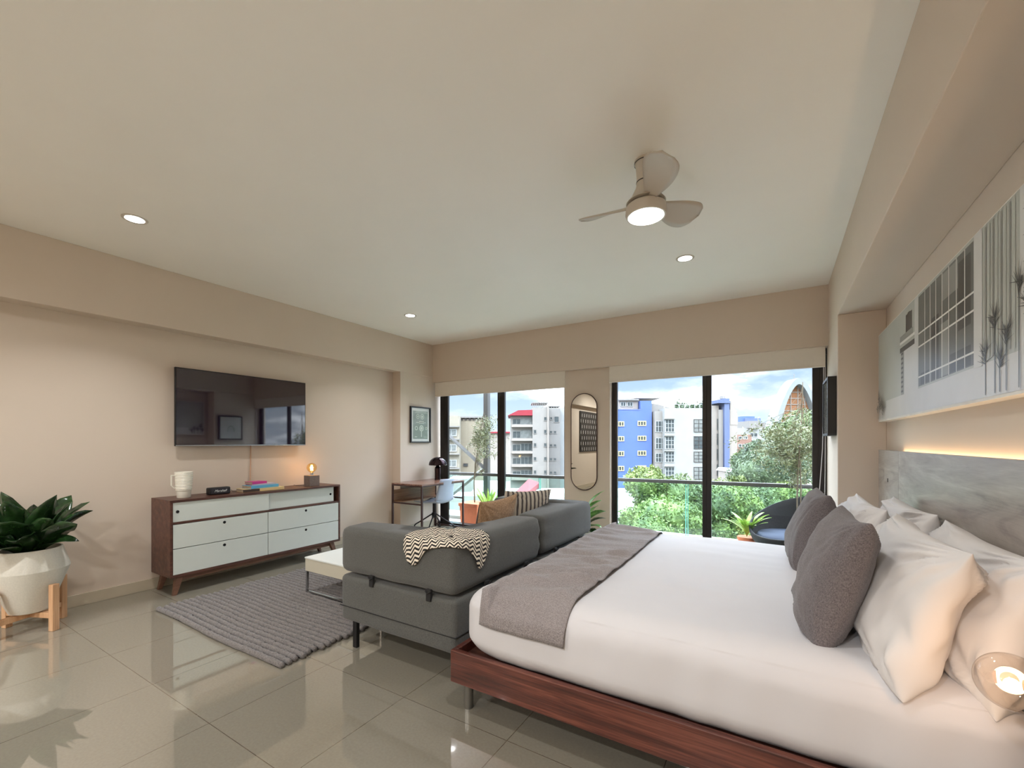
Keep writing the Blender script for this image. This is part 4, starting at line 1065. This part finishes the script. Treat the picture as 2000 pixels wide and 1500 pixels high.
def sparse_tree(par, base, trunk, crown_c, crown_r, nb, nl, seed, lsize=.035, trunk_r=.011):
    rn_ = random.Random(seed)
    a = bm_new(); tube(a, trunk, [trunk_r*(1-.6*i/(len(trunk)-1)) for i in range(len(trunk))], 7)
    tips = []
    for k in range(nb):
        s = rn_.uniform(.3, 1); i = min(len(trunk)-2, int(s*(len(trunk)-1))); p = Vector(trunk[i]).lerp(Vector(trunk[i+1]), s*(len(trunk)-1)-i)
        q = Vector(crown_c)+Vector((rn_.gauss(0, 1)*crown_r[0]*.55, rn_.gauss(0, 1)*crown_r[1]*.55, rn_.gauss(0, 1)*crown_r[2]*.55))
        m_ = p.lerp(q, .5)+Vector((0, 0, .03)); tube(a, [p, m_, q], [.003, .0018, .0009], 4); tips.append((p, m_, q))
    obj('trunk', a, M_bark, par, smooth=True)
    a = bm_new()
    for k in range(nl):
        p, m_, q = rn_.choice(tips); s = rn_.uniform(.35, 1.05); c = m_.lerp(q, (s-.35)/.65)+Vector((rn_.gauss(0, 1), rn_.gauss(0, 1), rn_.gauss(0, 1)))*.025
        d = Vector((rn_.gauss(0, 1), rn_.gauss(0, 1), rn_.gauss(0, .8))).normalized(); s_ = d.cross(Vector((rn_.gauss(0, 1), rn_.gauss(0, 1), rn_.gauss(0, 1)))).normalized()*lsize*.17
        quadm(a, [c, c+d*lsize*.5+s_, c+d*lsize, c+d*lsize*.5-s_])
    obj('foliage', a, M_olive, par)
ot = thing('potted_olive_tree', 'slender olive tree in a square terracotta pot on the balcony behind the desk', 'tree', (-4.14, 5.63, -.02))
a = bm_new()
def taper(a, cx, cy, w0, w1, z0, z1):
    q0 = [(cx+i*w0/2, cy+j*w0/2, z0) for i, j in ((-1, -1), (1, -1), (1, 1), (-1, 1))]; q1 = [(cx+i*w1/2, cy+j*w1/2, z1) for i, j in ((-1, -1), (1, -1), (1, 1), (-1, 1))]
    A_ = [a.verts.new(p) for p in q0]; B_ = [a.verts.new(p) for p in q1]; a.faces.new(A_[::-1]); a.faces.new(B_)
    for i in range(4): a.faces.new((A_[i], A_[(i+1) % 4], B_[(i+1) % 4], B_[i]))
taper(a, -4.14, 5.63, .32, .345, -.02, .25); taper(a, -4.14, 5.63, .37, .37, .25, .30)
obj('pot', a, M_terra, ot, bevel=.006)
sparse_tree(ot, None, [(-4.14, 5.63, .28), (-4.15, 5.63, .6), (-4.12, 5.62, .9), (-4.05, 5.64, 1.3), (-3.98, 5.66, 1.75)], (-3.98, 5.68, 1.38), (.22, .2, .34), 60, 2600, 21)
ap = thing('potted_blade_plant', 'bright green blade-leaved plant in a low white pot right of the terracotta pot outside', 'plant', (-3.88, 5.66, -.02))
a = bm_new(); lathe(a, [(0, 0), (.10, 0), (.14, .2), (.13, .2), (0, .18)], (-3.88, 5.66, -.02), 28); obj('pot', a, M_ceramic, ap, smooth=True)
rnd = random.Random(4)
for i in range(15):
    a = bm_new(); az = rnd.uniform(0, 6.28); leaf(a, (-3.88+.05*math.cos(az), 5.66+.05*math.sin(az), .17), az, R(rnd.uniform(52, 80)), rnd.uniform(.3, .44), .045, rnd.uniform(.1, .5), .6, 0, stem=.02); obj('leaf', a, M_leafagave, ap, smooth='all', solid=.002)

rt = thing('potted_olive_tree', 'thin twin-stemmed olive tree rising behind the dark lounge chair on the balcony', 'tree', (.21, 5.98, -.02))
a = bm_new(); lathe(a, [(0, 0), (.12, 0), (.16, .26), (.15, .26), (0, .24)], (.21, 5.98, -.02), 28); obj('pot', a, M_terra, rt, smooth=True)
sparse_tree(rt, None, [(.20, 5.98, .22), (.195, 5.98, .6), (.205, 5.985, .95), (.235, 5.98, 1.4), (.25, 5.98, 1.95)], (.10, 6.0, 1.12), (.40, .26, .34), 46, 4200, 33, .042)
a = bm_new(); tube(a, [(.22, 5.98, .22), (.232, 5.98, .7), (.225, 5.99, 1.05)], .008, 6); obj('second_stem', a, M_bark, rt, smooth=True)

fe = thing('potted_fern', 'lime green sword fern in a small terracotta pot beside the dark lounge chair outside', 'plant', (-.30, 5.86, -.02))
a = bm_new(); lathe(a, [(0, 0), (.07, 0), (.095, .16), (.10, .16), (.10, .19), (.085, .19), (0, .17)], (-.30, 5.70, -.02), 28); obj('pot', a, M_terra, fe, smooth=True)
rnd = random.Random(14)
for i in range(20):
    az = rnd.uniform(0, 6.28); el = R(rnd.uniform(66, 92)); p = Vector((-.30, 5.70, .17)); ln = rnd.uniform(.28, .42); a = bm_new(); e_ = el
    d = Vector((math.cos(az), math.sin(az), 0)); s_ = Vector((-d.y, d.x, 0)); prev = p
    for k in range(18):
        e_ -= .06; q = prev+(d*math.cos(e_)+Vector((0, 0, math.sin(e_))))*ln/18; wl = .03*math.sin(math.pi*(k+1)/19.5)
        for sg in (-1, 1): quadm(a, [prev, prev+s_*sg*wl+Vector((0, 0, .004)), q+s_*sg*wl*.7, q])
        prev = q
    obj('frond', a, M_leafagave, fe)

# woven lounge chair, open towards -x
lc = thing('lounge_chair', 'low dark woven tub chair with slate cushion on the balcony beyond the bed', 'chair', (.14, 5.62, -.02))
lcx, lcy = .16, 5.62
a = bm_new(); rows = []; nA = 48
for k in range(nA+1):
    an = 2*math.pi*k/nA; ca = math.cos(an)      # an=0 → +x (back)
    hgt = .25+.40*((math.cos(an-R(55))+1)/2)**1.1
    row = []
    for j in range(10):
        s = j/9; r_ = .26+.16*math.sin(s*math.pi/2)+(.05*s*max(0, ca)); z = .08+(hgt-.08)*s**1.3
        row.append(a.verts.new((lcx+r_*1.02*math.cos(an), lcy+r_*.95*math.sin(an), z)))
    rows.append(row)
for r0, r1 in zip(rows, rows[1:]):
    for j in range(9): a.faces.new((r0[j], r0[j+1], r1[j+1], r1[j]))
bmesh.ops.remove_doubles(a, verts=a.verts[:], dist=.0001)
obj('woven_shell', a, M_rope, lc, smooth='all', solid=.016)
a = bm_new(); lathe(a, [(0, .14), (.30, .14), (.345, .17), (.35, .225), (.32, .262), (0, .272)], (lcx-.02, lcy, 0), 40); obj('seat_cushion', a, M_chaircush, lc, smooth='all')
a = bm_new(); rbox(a, .28, .40, 5.40, 5.84, .22, .50, (.05, .06, .06), 4, .06); xform(a, Matrix.Translation((.34, 5.62, .2)) @ Matrix.Rotation(R(14), 4, 'Y') @ Matrix.Translation((-.34, -5.62, -.2))); obj('back_cushion', a, M_chaircush, lc, smooth='all')
a = bm_new(); lathe(a, [(0, 0), (.2, 0), (.2, .02), (.04, .03), (.04, .09), (.25, .1), (0, .1)], (lcx, lcy, -.02), 30); obj('pedestal', a, M_blackmetal, lc, smooth=True)

# ---------------------------------------------------------------- the city beyond
MC = Matrix(((math.cos(THETA), -math.sin(THETA), 0, 0), (math.sin(THETA), math.cos(THETA), 0, 0), (0, 0, 1, 0), (0, 0, 0, 1)))
FPX = 848.5
def rr(px, t_): return (px-1000)/FPX*t_
def zz(py, t_): return CAMZ+(864-py)/FPX*t_
GZ = -12.0
def cbox(a, r0, r1, t0, t1, z0, z1): n0 = len(a.verts); box(a, r0, r1, t0, t1, z0, z1); xform(a, MC, n0)
def cobj(name, dims, mat, par, **k):
    a = bm_new()
    for d in dims: cbox(a, *d)
    return obj(name, a, mat, par, **k)
def cthing(name, label, cat, r_, t_, group=None): return thing(name, label, cat, MC @ Vector((r_, t_, GZ)), group)
def cm(name, c, **k): return plain(name, mul(c, .29), .85, var=.04, nscale=.6, **k)
C_beige, C_beige2 = cm('beige_render', S(206, 190, 162)), cm('pale_beige_render', S(222, 210, 186))
C_grey, C_grey2 = cm('warm_grey_render', S(214, 206, 196)), cm('darker_grey_render', S(196, 190, 182))  # second grey is a little darker, for slabs, ledges and some walls
C_blue = cm('blue_render', S(118, 152, 244)); C_bluedk = cm('deep_blue_render', S(138, 156, 204)); C_white = cm('white_render', S(226, 226, 220)); C_cream = cm('cream_render', S(228, 214, 200))
C_red = cm('red_roof', S(214, 62, 78)); C_pink = cm('pink_brick', S(206, 156, 136)); C_orange = cm('orange_brick', S(214, 144, 92)); C_shell = cm('church_shell', S(200, 206, 204))
C_glass = plain('building_glass', S(62, 68, 68), .15, var=.35, nscale=1.2); C_glass2 = plain('curtained_glass', S(104, 106, 102), .3, var=.3, nscale=1.5)
C_frame = plain('window_frame_cream', S(158, 148, 108), .6); C_framew = plain('window_frame_pale', S(142, 144, 142), .6); C_dark = plain('dark_opening', S(54, 48, 44), .8)
C_street = plain('street_level', S(110, 112, 102), .9, var=.2, nscale=.08); C_metal = plain('white_metal_roof', S(222, 222, 218), .6, var=.02, nscale=.2)
tag(cobj('street_ground', [(-260, 260, 8, 420, GZ-.5, GZ)], C_street, None), 'grey ground of the streets far below the balcony', 'ground', kind='stuff')
def cwin(par, px0, px1, py0, py1, t_, fm=C_framew, gm=C_glass, nx=2, ny=1, name='window', f=.1):
    r0, r1, z0, z1 = rr(px0, t_), rr(px1, t_), zz(py1, t_), zz(py0, t_)
    a = bm_new(); d0, d1 = t_-.12, t_+.02
    cbox(a, r0, r1, d0, d1, z0, z0+f); cbox(a, r0, r1, d0, d1, z1-f, z1); cbox(a, r0, r0+f, d0, d1, z0+f, z1-f); cbox(a, r1-f, r1, d0, d1, z0+f, z1-f)
    for i in range(1, nx): x = r0+(r1-r0)*i/nx; cbox(a, x-f*.4, x+f*.4, d0, d1, z0+f, z1-f)
    for i in range(1, ny): z = z0+(z1-z0)*i/ny; cbox(a, r0+f, r1-f, d0+.01, d1, z-f*.4, z+f*.4)
    w_ = obj(name, a, fm, par)
    cobj('pane', [(r0+f*.5, r1-f*.5, t_-.04, t_+.03, z0+f*.5, z1-f*.5)], gm, w_)
    return w_
def D(px0, px1, py0, py1, t_, dep): return (rr(px0, t_), rr(px1, t_), t_, t_+dep, zz(py1, t_) if py1 is not None else GZ, zz(py0, t_))

# far-left beige blocks
T = 60; bb = cthing('apartment_building', 'beige concrete building at the far left with dark rooftop openings', 'building', rr(910, T), T+6)
cobj('wall', [D(840, 897, 812, None, T-2, 12)], C_beige2, bb); cobj('wall', [D(897, 948, 818, None, T, 14)], C_beige, bb)
cobj('roof_slab', [D(896, 949, 813, 816, T-.3, 14)], C_grey2, bb)
for p in range(5): cobj('roof_opening', [D(899+p*8, 904+p*8, 816, 821, T-.1, .5)], C_dark, bb)
for y in (838, 868, 898, 925): cwin(bb, 872, 892, y, y+14, T-2, C_framew, C_glass2, 2)
for y in (905,): cwin(bb, 905, 914, y, y+6, T, C_dark, C_glass, 1)
cobj('ledge', [D(865, 897, y, y+2, T-2.6, 1) for y in (832, 857)], C_grey2, bb); cobj('ledge', [D(865, 897, y, y+2, T-2.6, 1) for y in (886, 914)], C_grey2, bb)
# grey apartments with the red roof
T = 86; gb = cthing('apartment_building', 'grey apartment block with a small red roof, seen through the left window', 'building', rr(1045, T), T+8)
cobj('wall', [D(997, 1040, 813, None, T, 16)], C_grey, gb); cobj('wall', [D(1040, 1070, 796, None, T-1, 17)], C_grey, gb); cobj('wall', [D(1070, 1094, 798, None, T+.5, 16)], C_grey2, gb); cobj('wall', [D(1094, 1130, 796, None, T+1.5, 14)], C_white, gb)
cobj('pier', [D(1069, 1072, 792, None, T-1.4, 2)], C_cream, gb)
a = bm_new(); prism(a, [(rr(992, T), zz(812, T)), (rr(1012, T), zz(802, T)), (rr(1040, T), zz(801, T)), (rr(1040, T), zz(812, T))], 1, T-1, T+10); xform(a, MC); obj('roof', a, C_red, gb)
a = bm_new()
for p in range(1041, 1072, 4): cbox(a, rr(p, T), rr(p, T)+.15, T+2, T+2.2, zz(797, T), zz(785, T))
cbox(a, rr(1040, T), rr(1072, T), T+2, T+8, zz(785.5, T), zz(784, T)); cbox(a, rr(1072, T), rr(1098, T), T+4, T+8, zz(791, T), zz(789.5, T))
for p in range(1075, 1098, 5): cbox(a, rr(p, T), rr(p, T)+.12, T+4, T+4.2, zz(798, T), zz(790, T))
obj('roof_frame', a, C_grey2, gb)
for y0, y1 in ((816, 829), (840, 856), (866, 881), (892, 907), (918, 933)):
    cwin(gb, 1001, 1017, y0+2, y1, T, C_glass2, C_glass, 2); cwin(gb, 1017, 1039, y0, y1, T, C_glass2, C_glass2 if y0 < 850 else C_glass, 3, 1, 'window')
    cobj('balcony_parapet', [D(999, 1040, y1, y1+5, T-1.0, 1.0)], C_cream, gb)
for y in (814, 839, 865, 892, 918):
    if y > 820: cwin(gb, 1042, 1048, y, y+8, T-1, C_grey2, C_glass, 1)
    cwin(gb, 1062, 1068, y, y+8, T-1, C_grey2, C_glass, 1)
    if y > 820:
        cwin(gb, 1073, 1079, y+2, y+8, T+.5, C_grey2, C_glass, 1); cwin(gb, 1081, 1087, y+2, y+8, T+.5, C_grey2, C_glass, 1)
    else: cwin(gb, 1074, 1079, y, y+6, T+.5, C_grey2, C_glass, 1); cwin(gb, 1082, 1092, y-1, y+11, T+.5, C_grey2, C_glass, 1)
# pale tower far behind
T = 150; tb = cthing('apartment_building', 'pale low block between the beige building and the red-roofed apartments', 'building', rr(975, T), T)
cobj('wall', [D(935, 996, 826+20, None, T, 20)], C_cream, tb); cobj('roof', [D(935, 996, 843, 846, T-1, 22)], C_red, tb)

# blue building
T = 80; ub = cthing('apartment_building', 'bright blue apartment building with small cream-framed windows', 'building', rr(1235, T), T+8)
cobj('wall', [D(1180, 1273, 801, None, T, 15)], C_blue, ub)
cobj('penthouse', [D(1209, 1246, 782, 801, T+1.5, 8)], C_cream, ub); cobj('stair_tower', [D(1251, 1273, 783, 801, T+.4, 6)], C_blue, ub)
cobj('roof_slab', [D(1209, 1248, 779, 782, T+1, 9)], C_grey2, ub); cobj('roof_slab', [D(1240, 1290, 776, 778, T+3, 8)], C_cream, ub)
cwin(ub, 1212, 1222, 785, 794, T+1.5, C_framew, C_glass, 2); cwin(ub, 1225, 1236, 785, 794, T+1.5, C_framew, C_glass, 2)
a = bm_new(); cbox(a, rr(1180, T), rr(1251, T), T-.05, T+.1, zz(801, T), zz(799, T)); obj('roof_edge', a, C_bluedk, ub)
for y in (822, 851, 880, 909):
    cwin(ub, 1245, 1262, y, y+10, T, C_frame, C_glass, 3, f=.16); cwin(ub, 1203, 1219, y+1, y+11, T, C_frame, C_glass, 3, f=.16)
# white building
T = 78; wb = cthing('apartment_building', 'white apartment building with tall glazed window stacks and a planted roof terrace', 'building', rr(1325, T), T+8)
cobj('wall', [D(1279, 1298, 803, None, T+1.2, 14)], C_grey, wb); cobj('wall', [D(1298, 1378, 797, None, T, 15)], C_white, wb)
a = bm_new(); prism(a, [(rr(1274, T), zz(803, T)), (rr(1276, T), zz(784, T)), (rr(1298, T), zz(787, T)), (rr(1330, T), zz(797, T))], 1, T+3, T+4); xform(a, MC); obj('terrace_screen', a, C_grey2, wb)
a = bm_new(); cbox(a, rr(1298, T), rr(1378, T), T+.3, T+.4, zz(790, T), zz(789, T))
for p in range(1298, 1379, 10): cbox(a, rr(p, T), rr(p, T)+.1, T+.3, T+.4, zz(797, T), zz(789, T))
obj('terrace_rail', a, C_framew, wb)
for i, (y0, y1) in enumerate(((819, 844), (852, 877), (882, 903), (912, 936))):
    cwin(wb, 1280, 1297, y0+3, y1, T+1.2, C_framew, C_glass, 3, 2); cwin(wb, 1299, 1317, y0, y1, T, C_framew, C_glass, 3, 3)
    cwin(wb, 1355, 1374, y0, y1, T, C_dark, C_glass2 if i in (0, 2, 3) else C_glass, 2, 3, f=.07)
    cobj('ledge', [D(1297, 1319, y0-2.2, y0-.8, T-.5, .5)], C_white, wb)
# roof plants
rnd = random.Random(2)
for p, wh_ in zip((1322, 1333, 1343, 1350, 1356, 1364, 1371), ('leftmost', 'second from the left', 'third from the left', 'middle one', 'third from the right', 'second from the right', 'rightmost, beside the mullion,')):
    t_ = T+1.4; h = rnd.uniform(4, 9); pl_ = cthing('roof_shrub', 'small dark roof-terrace shrub on the white building, %s of the row' % wh_, 'shrub', rr(p, t_), t_, 'shrubs on the roof terrace'); pl_.location = MC @ Vector((rr(p, t_), t_, zz(797, T))); WLOC[pl_.name] = pl_.location.copy()
    a = bm_new()
    for k in range(60):
        c = MC @ Vector((rr(p, t_)+rnd.gauss(0, .25), t_+rnd.gauss(0, .2), zz(797, T)+abs(rnd.gauss(0, .45))*h/6)); d = Vector((rnd.gauss(0, 1), rnd.gauss(0, 1), rnd.gauss(0, 1))).normalized()*.2; e_ = d.orthogonal()*.7
        quadm(a, [c-d, c-e_, c+d, c+e_])
    obj('foliage', a, M_tree3, pl_)
# cream/blue striped block right of the mullion
T = 82; sbk = cthing('apartment_building', 'cream side block with a tall blue vertical stripe right of the window mullion', 'building', rr(1415, T), T+8)
cobj('wall', [D(1384, 1404, 792, None, T+.5, 14)], C_cream, sbk); cobj('wall', [D(1404, 1416, 800, None, T, 14)], C_grey, sbk)
cobj('blue_stripe', [D(1415, 1425, 778, None, T-.6, 10)], C_bluedk, sbk); cobj('wall', [D(1425, 1440, 800, None, T-.2, 12)], C_cream, sbk)
a = bm_new(); prism(a, [(rr(1425, T), zz(800, T)), (rr(1425, T), zz(783, T)), (rr(1431, T), zz(786, T)), (rr(1440, T), zz(814, T)), (rr(1440, T), zz(830, T)), (rr(1425, T), zz(830, T))], 1, T-.25, T+8); xform(a, MC); obj('gable', a, C_cream, sbk)
cobj('roof_cap', [D(1402, 1426, 783, 787, T-.8, 6)], C_bluedk, sbk)
a = bm_new(); lathe(a, [(0, 0), (.55, 0), (.5, .5), (0, .85)], MC @ Vector((rr(1421, T), T+2, zz(777, T))), 12); obj('water_tank', a, C_grey2, sbk, smooth=True)
for y in (818, 847, 877, 907): cobj('slot_window', [D(1401, 1403.5, y, y+22, T+.3, .4)], C_glass, sbk)
cobj('roof_post', [D(1432, 1439, 800, 801, T+1, 3), D(1438.4, 1439, 800, 815, T+1, .15)], C_grey2, sbk)
# farther buildings
T = 130; fb = cthing('apartment_building', 'grey block with dark upper windows behind the pink brick block', 'building', rr(1470, T), T+8)
cobj('wall', [D(1440, 1488, 836, None, T+6, 14)], C_white, fb); cobj('upper_floor', [D(1463, 1484, 822, 836, T+5, 10)], C_grey2, fb)
for y in (845, 859, 872): cwin(fb, 1464, 1480, y, y+9, T+6, C_framew, C_glass, 2, f=.2)
T = 120; pb = cthing('apartment_building', 'pink brick low apartment block right of the striped block', 'building', rr(1455, T), T+6)
cobj('wall', [D(1440, 1468, 849, None, T, 10)], C_pink, pb)
for y in (852, 867, 881): cwin(pb, 1442, 1449, y, y+6, T, C_framew, C_glass, 1, f=.15); cwin(pb, 1451, 1460, y, y+6, T, C_framew, C_glass, 2, f=.15)
T = 220; bt = cthing('office_building', 'distant tower with a saturated blue top just left of the church', 'building', rr(1466, T), T+6)
cobj('wall', [D(1448, 1488, 826, None, T, 14)], C_white, bt); cobj('blue_top', [D(1450, 1474, 813, 826, T, 10)], C_blue, bt); cobj('blue_top', [D(1456, 1486, 817, 828, T-1, 10)], C_bluedk, bt)
T = 170; hb2 = cthing('apartment_building', 'hazy grey building between the blue-topped tower and the church', 'building', rr(1497, T), T)
cobj('wall', [D(1486, 1510, 826, None, T, 12)], C_grey2, hb2)
# parabolic church
T = 150; chh = cthing('church', 'parabolic church with pale shell and orange brick grid front at the right', 'church', rr(1551, T), T+12)
def para(s, kx=1, top=740, bot=915): return (rr(1552+68*s*kx, T), zz(top+(bot-top)*abs(s)**1.8, T))
n = 40; outer = [para(-1+2*i/n) for i in range(n+1)]; inner = [para(-1+2*i/n, .84, 752, 925) for i in range(n+1)]
a = bm_new()
for i in range(n):
    q = [outer[i], outer[i+1], inner[i+1], inner[i]]
    f0 = [MC @ Vector((p[0], T-2.5, p[1])) for p in q]; f1 = [MC @ Vector((p[0], T+3, p[1])) for p in q]
    quadm(a, f0); quadm(a, [f0[0], f0[1], f1[1], f1[0]]); quadm(a, [f0[3], f0[2], f1[2], f1[3]])
obj('shell', a, C_shell, chh)
a = bm_new(); pts = [MC @ Vector((p[0], T, p[1])) for p in inner]; cb_ = MC @ Vector((rr(1551, T), T, zz(925, T)))
for p, q in zip(pts, pts[1:]):
    f = a.faces.new([a.verts.new(v_) for v_ in (cb_, p, q)])
obj('brick_front', a, C_orange, chh)
a = bm_new()
for s in (-.62, -.38, -.14, .10, .34, .58):
    x0_, zt_ = para(s, .84, 752, 925); cbox(a, x0_-.12, x0_+.12, T-.25, T-.02, zz(925, T), zt_-.2)
for y in range(766, 925, 12):
    s = ((y-752)/173)**(1/1.8)*.84*68; cbox(a, rr(1551-s, T)+.3, rr(1551+s, T)-.3, T-.22, T-.02, zz(y, T)-.12, zz(y, T)+.12)
obj('brick_grid', a, C_cream, chh)
a = bm_new(); tube(a, [MC @ Vector((rr(1551, T), T, zz(741, T))), MC @ Vector((rr(1551, T), T, zz(730, T)))], .12, 5); obj('spire', a, C_grey2, chh)

# warehouse roofs below
wh = cthing('warehouse', 'white metal-roofed warehouse below the balcony with dark standing seams', 'building', 4, 34)
a = bm_new(); r0_, r1_ = -1.1, 17
vs = [MC @ Vector(p) for p in ((r0_, 18.6, -4.6), (r1_, 18.6, -4.6), (r1_, 44, -3.4), (r0_, 44, -3.4))]; quadm(a, vs); lo_ = [v_-Vector((0, 0, 7.4)) for v_ in vs]
for i in range(4): quadm(a, [vs[i], vs[(i+1) % 4], lo_[(i+1) % 4], lo_[i]])
obj('roof', a, C_metal, wh)
for k in range(15):
    r_ = -17+k*2.3; a = bm_new()
    p = Vector((r_, 18.6, -4.58)); q = Vector((r_+13, 44, -3.38))
    s0_ = max(0, (r0_-r_)/13); s1_ = min(1, (r1_-r_)/13)
    if s1_ <= s0_: continue
    tube(a, [MC @ p.lerp(q, s0_), MC @ p.lerp(q, s1_)], .075 if k % 3 == 0 else .03, 4); obj('seam', a, C_glass2 if k % 3 else C_dark, wh)
rh = cthing('red_roof_house', 'low house with a bright red sheet roof below the left window', 'building', rr(1025, 40), 40)
a = bm_new(); T = 34
for f_ in ([(-.1, 34, -2.95), (.85, 34.5, -3.0), (2.9, 45.5, -2.95), (1.9, 48.5, -2.8)], ): quadm(a, [MC @ Vector(p) for p in f_])
n0 = [MC @ Vector(p) for p in ((-.1, 34, -2.95), (.85, 34.5, -3.0), (2.9, 45.5, -2.95), (1.9, 48.5, -2.8))]
for i in range(4): quadm(a, [n0[i], n0[(i+1) % 4], n0[(i+1) % 4]-Vector((0, 0, .5)), n0[i]-Vector((0, 0, .5))])
obj('roof', a, C_red, rh)
lw = cthing('low_building', 'low white flat-roofed building at the left below the beige building', 'building', rr(930, 30), 34)
cobj('wall', [(-9, -1.2, 28, 44, GZ, -2.6)], C_white, lw); cobj('parapet', [(-9, -1.2, 28, 28.3, -2.6, -2.2)], C_grey, lw); cobj('roof_box', [(-5, -3.2, 34, 37, -2.6, -1.6)], C_grey2, lw)
sh = cthing('low_building', 'small pale pavilion with a white roof below the striped block', 'building', rr(1437, 50), 50)
cobj('wall', [D(1427, 1447, 921, None, 50, 3)], C_cream, sh); a = bm_new(); prism(a, [(rr(1425, 50), zz(922, 50)), (rr(1430, 50), zz(916, 50)), (rr(1443, 50), zz(916, 50)), (rr(1449, 50), zz(922, 50))], 1, 49.6, 53.4); xform(a, MC); obj('roof', a, C_white, sh)
rr2 = cthing('red_roof_house', 'long low red roof in front of the dark trees at the right', 'building', rr(1490, 52), 52)
a = bm_new(); prism(a, [(rr(1444, 52), zz(944, 52)), (rr(1450, 52), zz(932, 52)), (rr(1515, 52), zz(934, 52)), (rr(1508, 52), zz(944, 52))], 1, 52, 55); xform(a, MC); obj('roof', a, C_red, rr2); cobj('wall', [D(1446, 1508, 944, None, 52.3, 2.5)], C_white, rr2)

# trees
def canopy(label, px, py, t_, rx, rt_, rz, n_, size, mat, seed, group=None, stems=True):
    rn_ = random.Random(seed); c = Vector((rr(px, t_), t_, zz(py, t_))); 
    tr = thing('tree', label, 'tree', MC @ Vector((c.x, c.y, GZ)), group)
    a = bm_new(); blobs = []
    for k in range(9):
        o_ = Vector((rn_.uniform(-.6, .6)*rx, rn_.uniform(-.6, .6)*rt_, rn_.uniform(-.6, .55)*rz)); s_ = rn_.uniform(.42, .62); blobs.append((c+o_, (rx*s_, rt_*s_, rz*s_)))
    for bc, br_ in blobs:
        g = bmesh.ops.create_icosphere(a, subdivisions=2, radius=.86)
        for q in g['verts']: q.co = MC @ Vector((bc.x+q.co.x*br_[0], bc.y+q.co.y*br_[1], bc.z+q.co.z*br_[2]))
    obj_leaf = bm_new()
    for k in range(n_):
        bc, br_ = blobs[k % 9]
        d = Vector((rn_.gauss(0, 1), rn_.gauss(0, 1)-.4, rn_.gauss(0, 1)+.25)).normalized(); m_ = rn_.uniform(.82, 1.12)
        p = MC @ Vector((bc.x+d.x*br_[0]*m_, bc.y+d.y*br_[1]*m_, bc.z+d.z*br_[2]*m_))
        u = (Vector((rn_.gauss(0, 1), rn_.gauss(0, 1), rn_.gauss(0, 1)))).normalized(); v_ = u.cross(Vector((rn_.gauss(0, 1), rn_.gauss(0, 1), rn_.gauss(0, 1)))).normalized()
        s_ = size*rn_.uniform(.6, 1.3)
        quadm(a, [p-u*s_, p-v_*s_*.5, p+u*s_, p+v_*s_*.5])
    obj_leaf.free()
    obj('crown', a, mat, tr)
    b_ = MC @ Vector((c.x, c.y, GZ)); a = bm_new(); tube(a, [b_, MC @ Vector((c.x, c.y, c.z-rz*.2))], [.35, .2], 8); obj('trunk', a, M_bark, tr)
    return tr
canopy('leafy tree below the blue building in the left pane of the wide window', 1282, 968, 15, 1.0, 1.2, 1.0, 9000, .055, M_tree1, 1)
canopy('dense green tree filling the left lower pane behind the glass balustrade', 1300, 1022, 12, 1.15, 1.3, .9, 9000, .045, M_tree1, 2)
canopy('low pale green treetop at the very left of the wide window', 1232, 1040, 13, .55, .8, .75, 4500, .045, M_tree1, 3)
canopy('green treetop just left of the window mullion under the handrail', 1356, 990, 14, .95, 1.2, 1.0, 8000, .05, M_tree2, 4)
canopy('bright green treetop directly right of the window mullion under the handrail', 1420, 1010, 14, 1.0, 1.2, 1.1, 8500, .05, M_tree1, 5)
canopy('bluish green treetop behind the sword fern, under the handrail', 1490, 1000, 15, 1.1, 1.2, 1.05, 8500, .05, M_tree2, 6)
canopy('green treetop at the right end under the handrail, behind the lounge chair', 1560, 985, 15, 1.0, 1.2, 1.2, 8000, .05, M_tree1, 7)
canopy('lower green tree beneath the others at the foot of the wide window', 1400, 1090, 13, 2.4, 1.4, .9, 12000, .05, M_tree2, 8)
canopy('small yellow-green treetop poking above the handrail before the blue and white buildings', 1281, 932, 17, .28, .35, .55, 1600, .045, M_tree1, 9)
canopy('small yellow-green treetop before the striped block', 1433, 941, 17, .3, .35, .26, 1500, .05, M_tree1, 10)
canopy('tall dark green tree in front of the parabolic church', 1572, 868, 46, 3.6, 4.0, 3.7, 14000, .13, M_tree2, 11)
canopy('dark grey-green tree below the church at the right', 1520, 905, 40, 3.6, 3.2, 2.2, 12000, .11, M_tree3, 12)
canopy('rounded olive tree below the pink brick block', 1458, 902, 58, 1.9, 2.0, 1.6, 6000, .13, M_tree2, 13)
canopy('wide dark tree between the rounded olive tree and the church', 1492, 895, 54, 2.6, 2.4, 2.4, 8000, .13, M_tree3, 14)
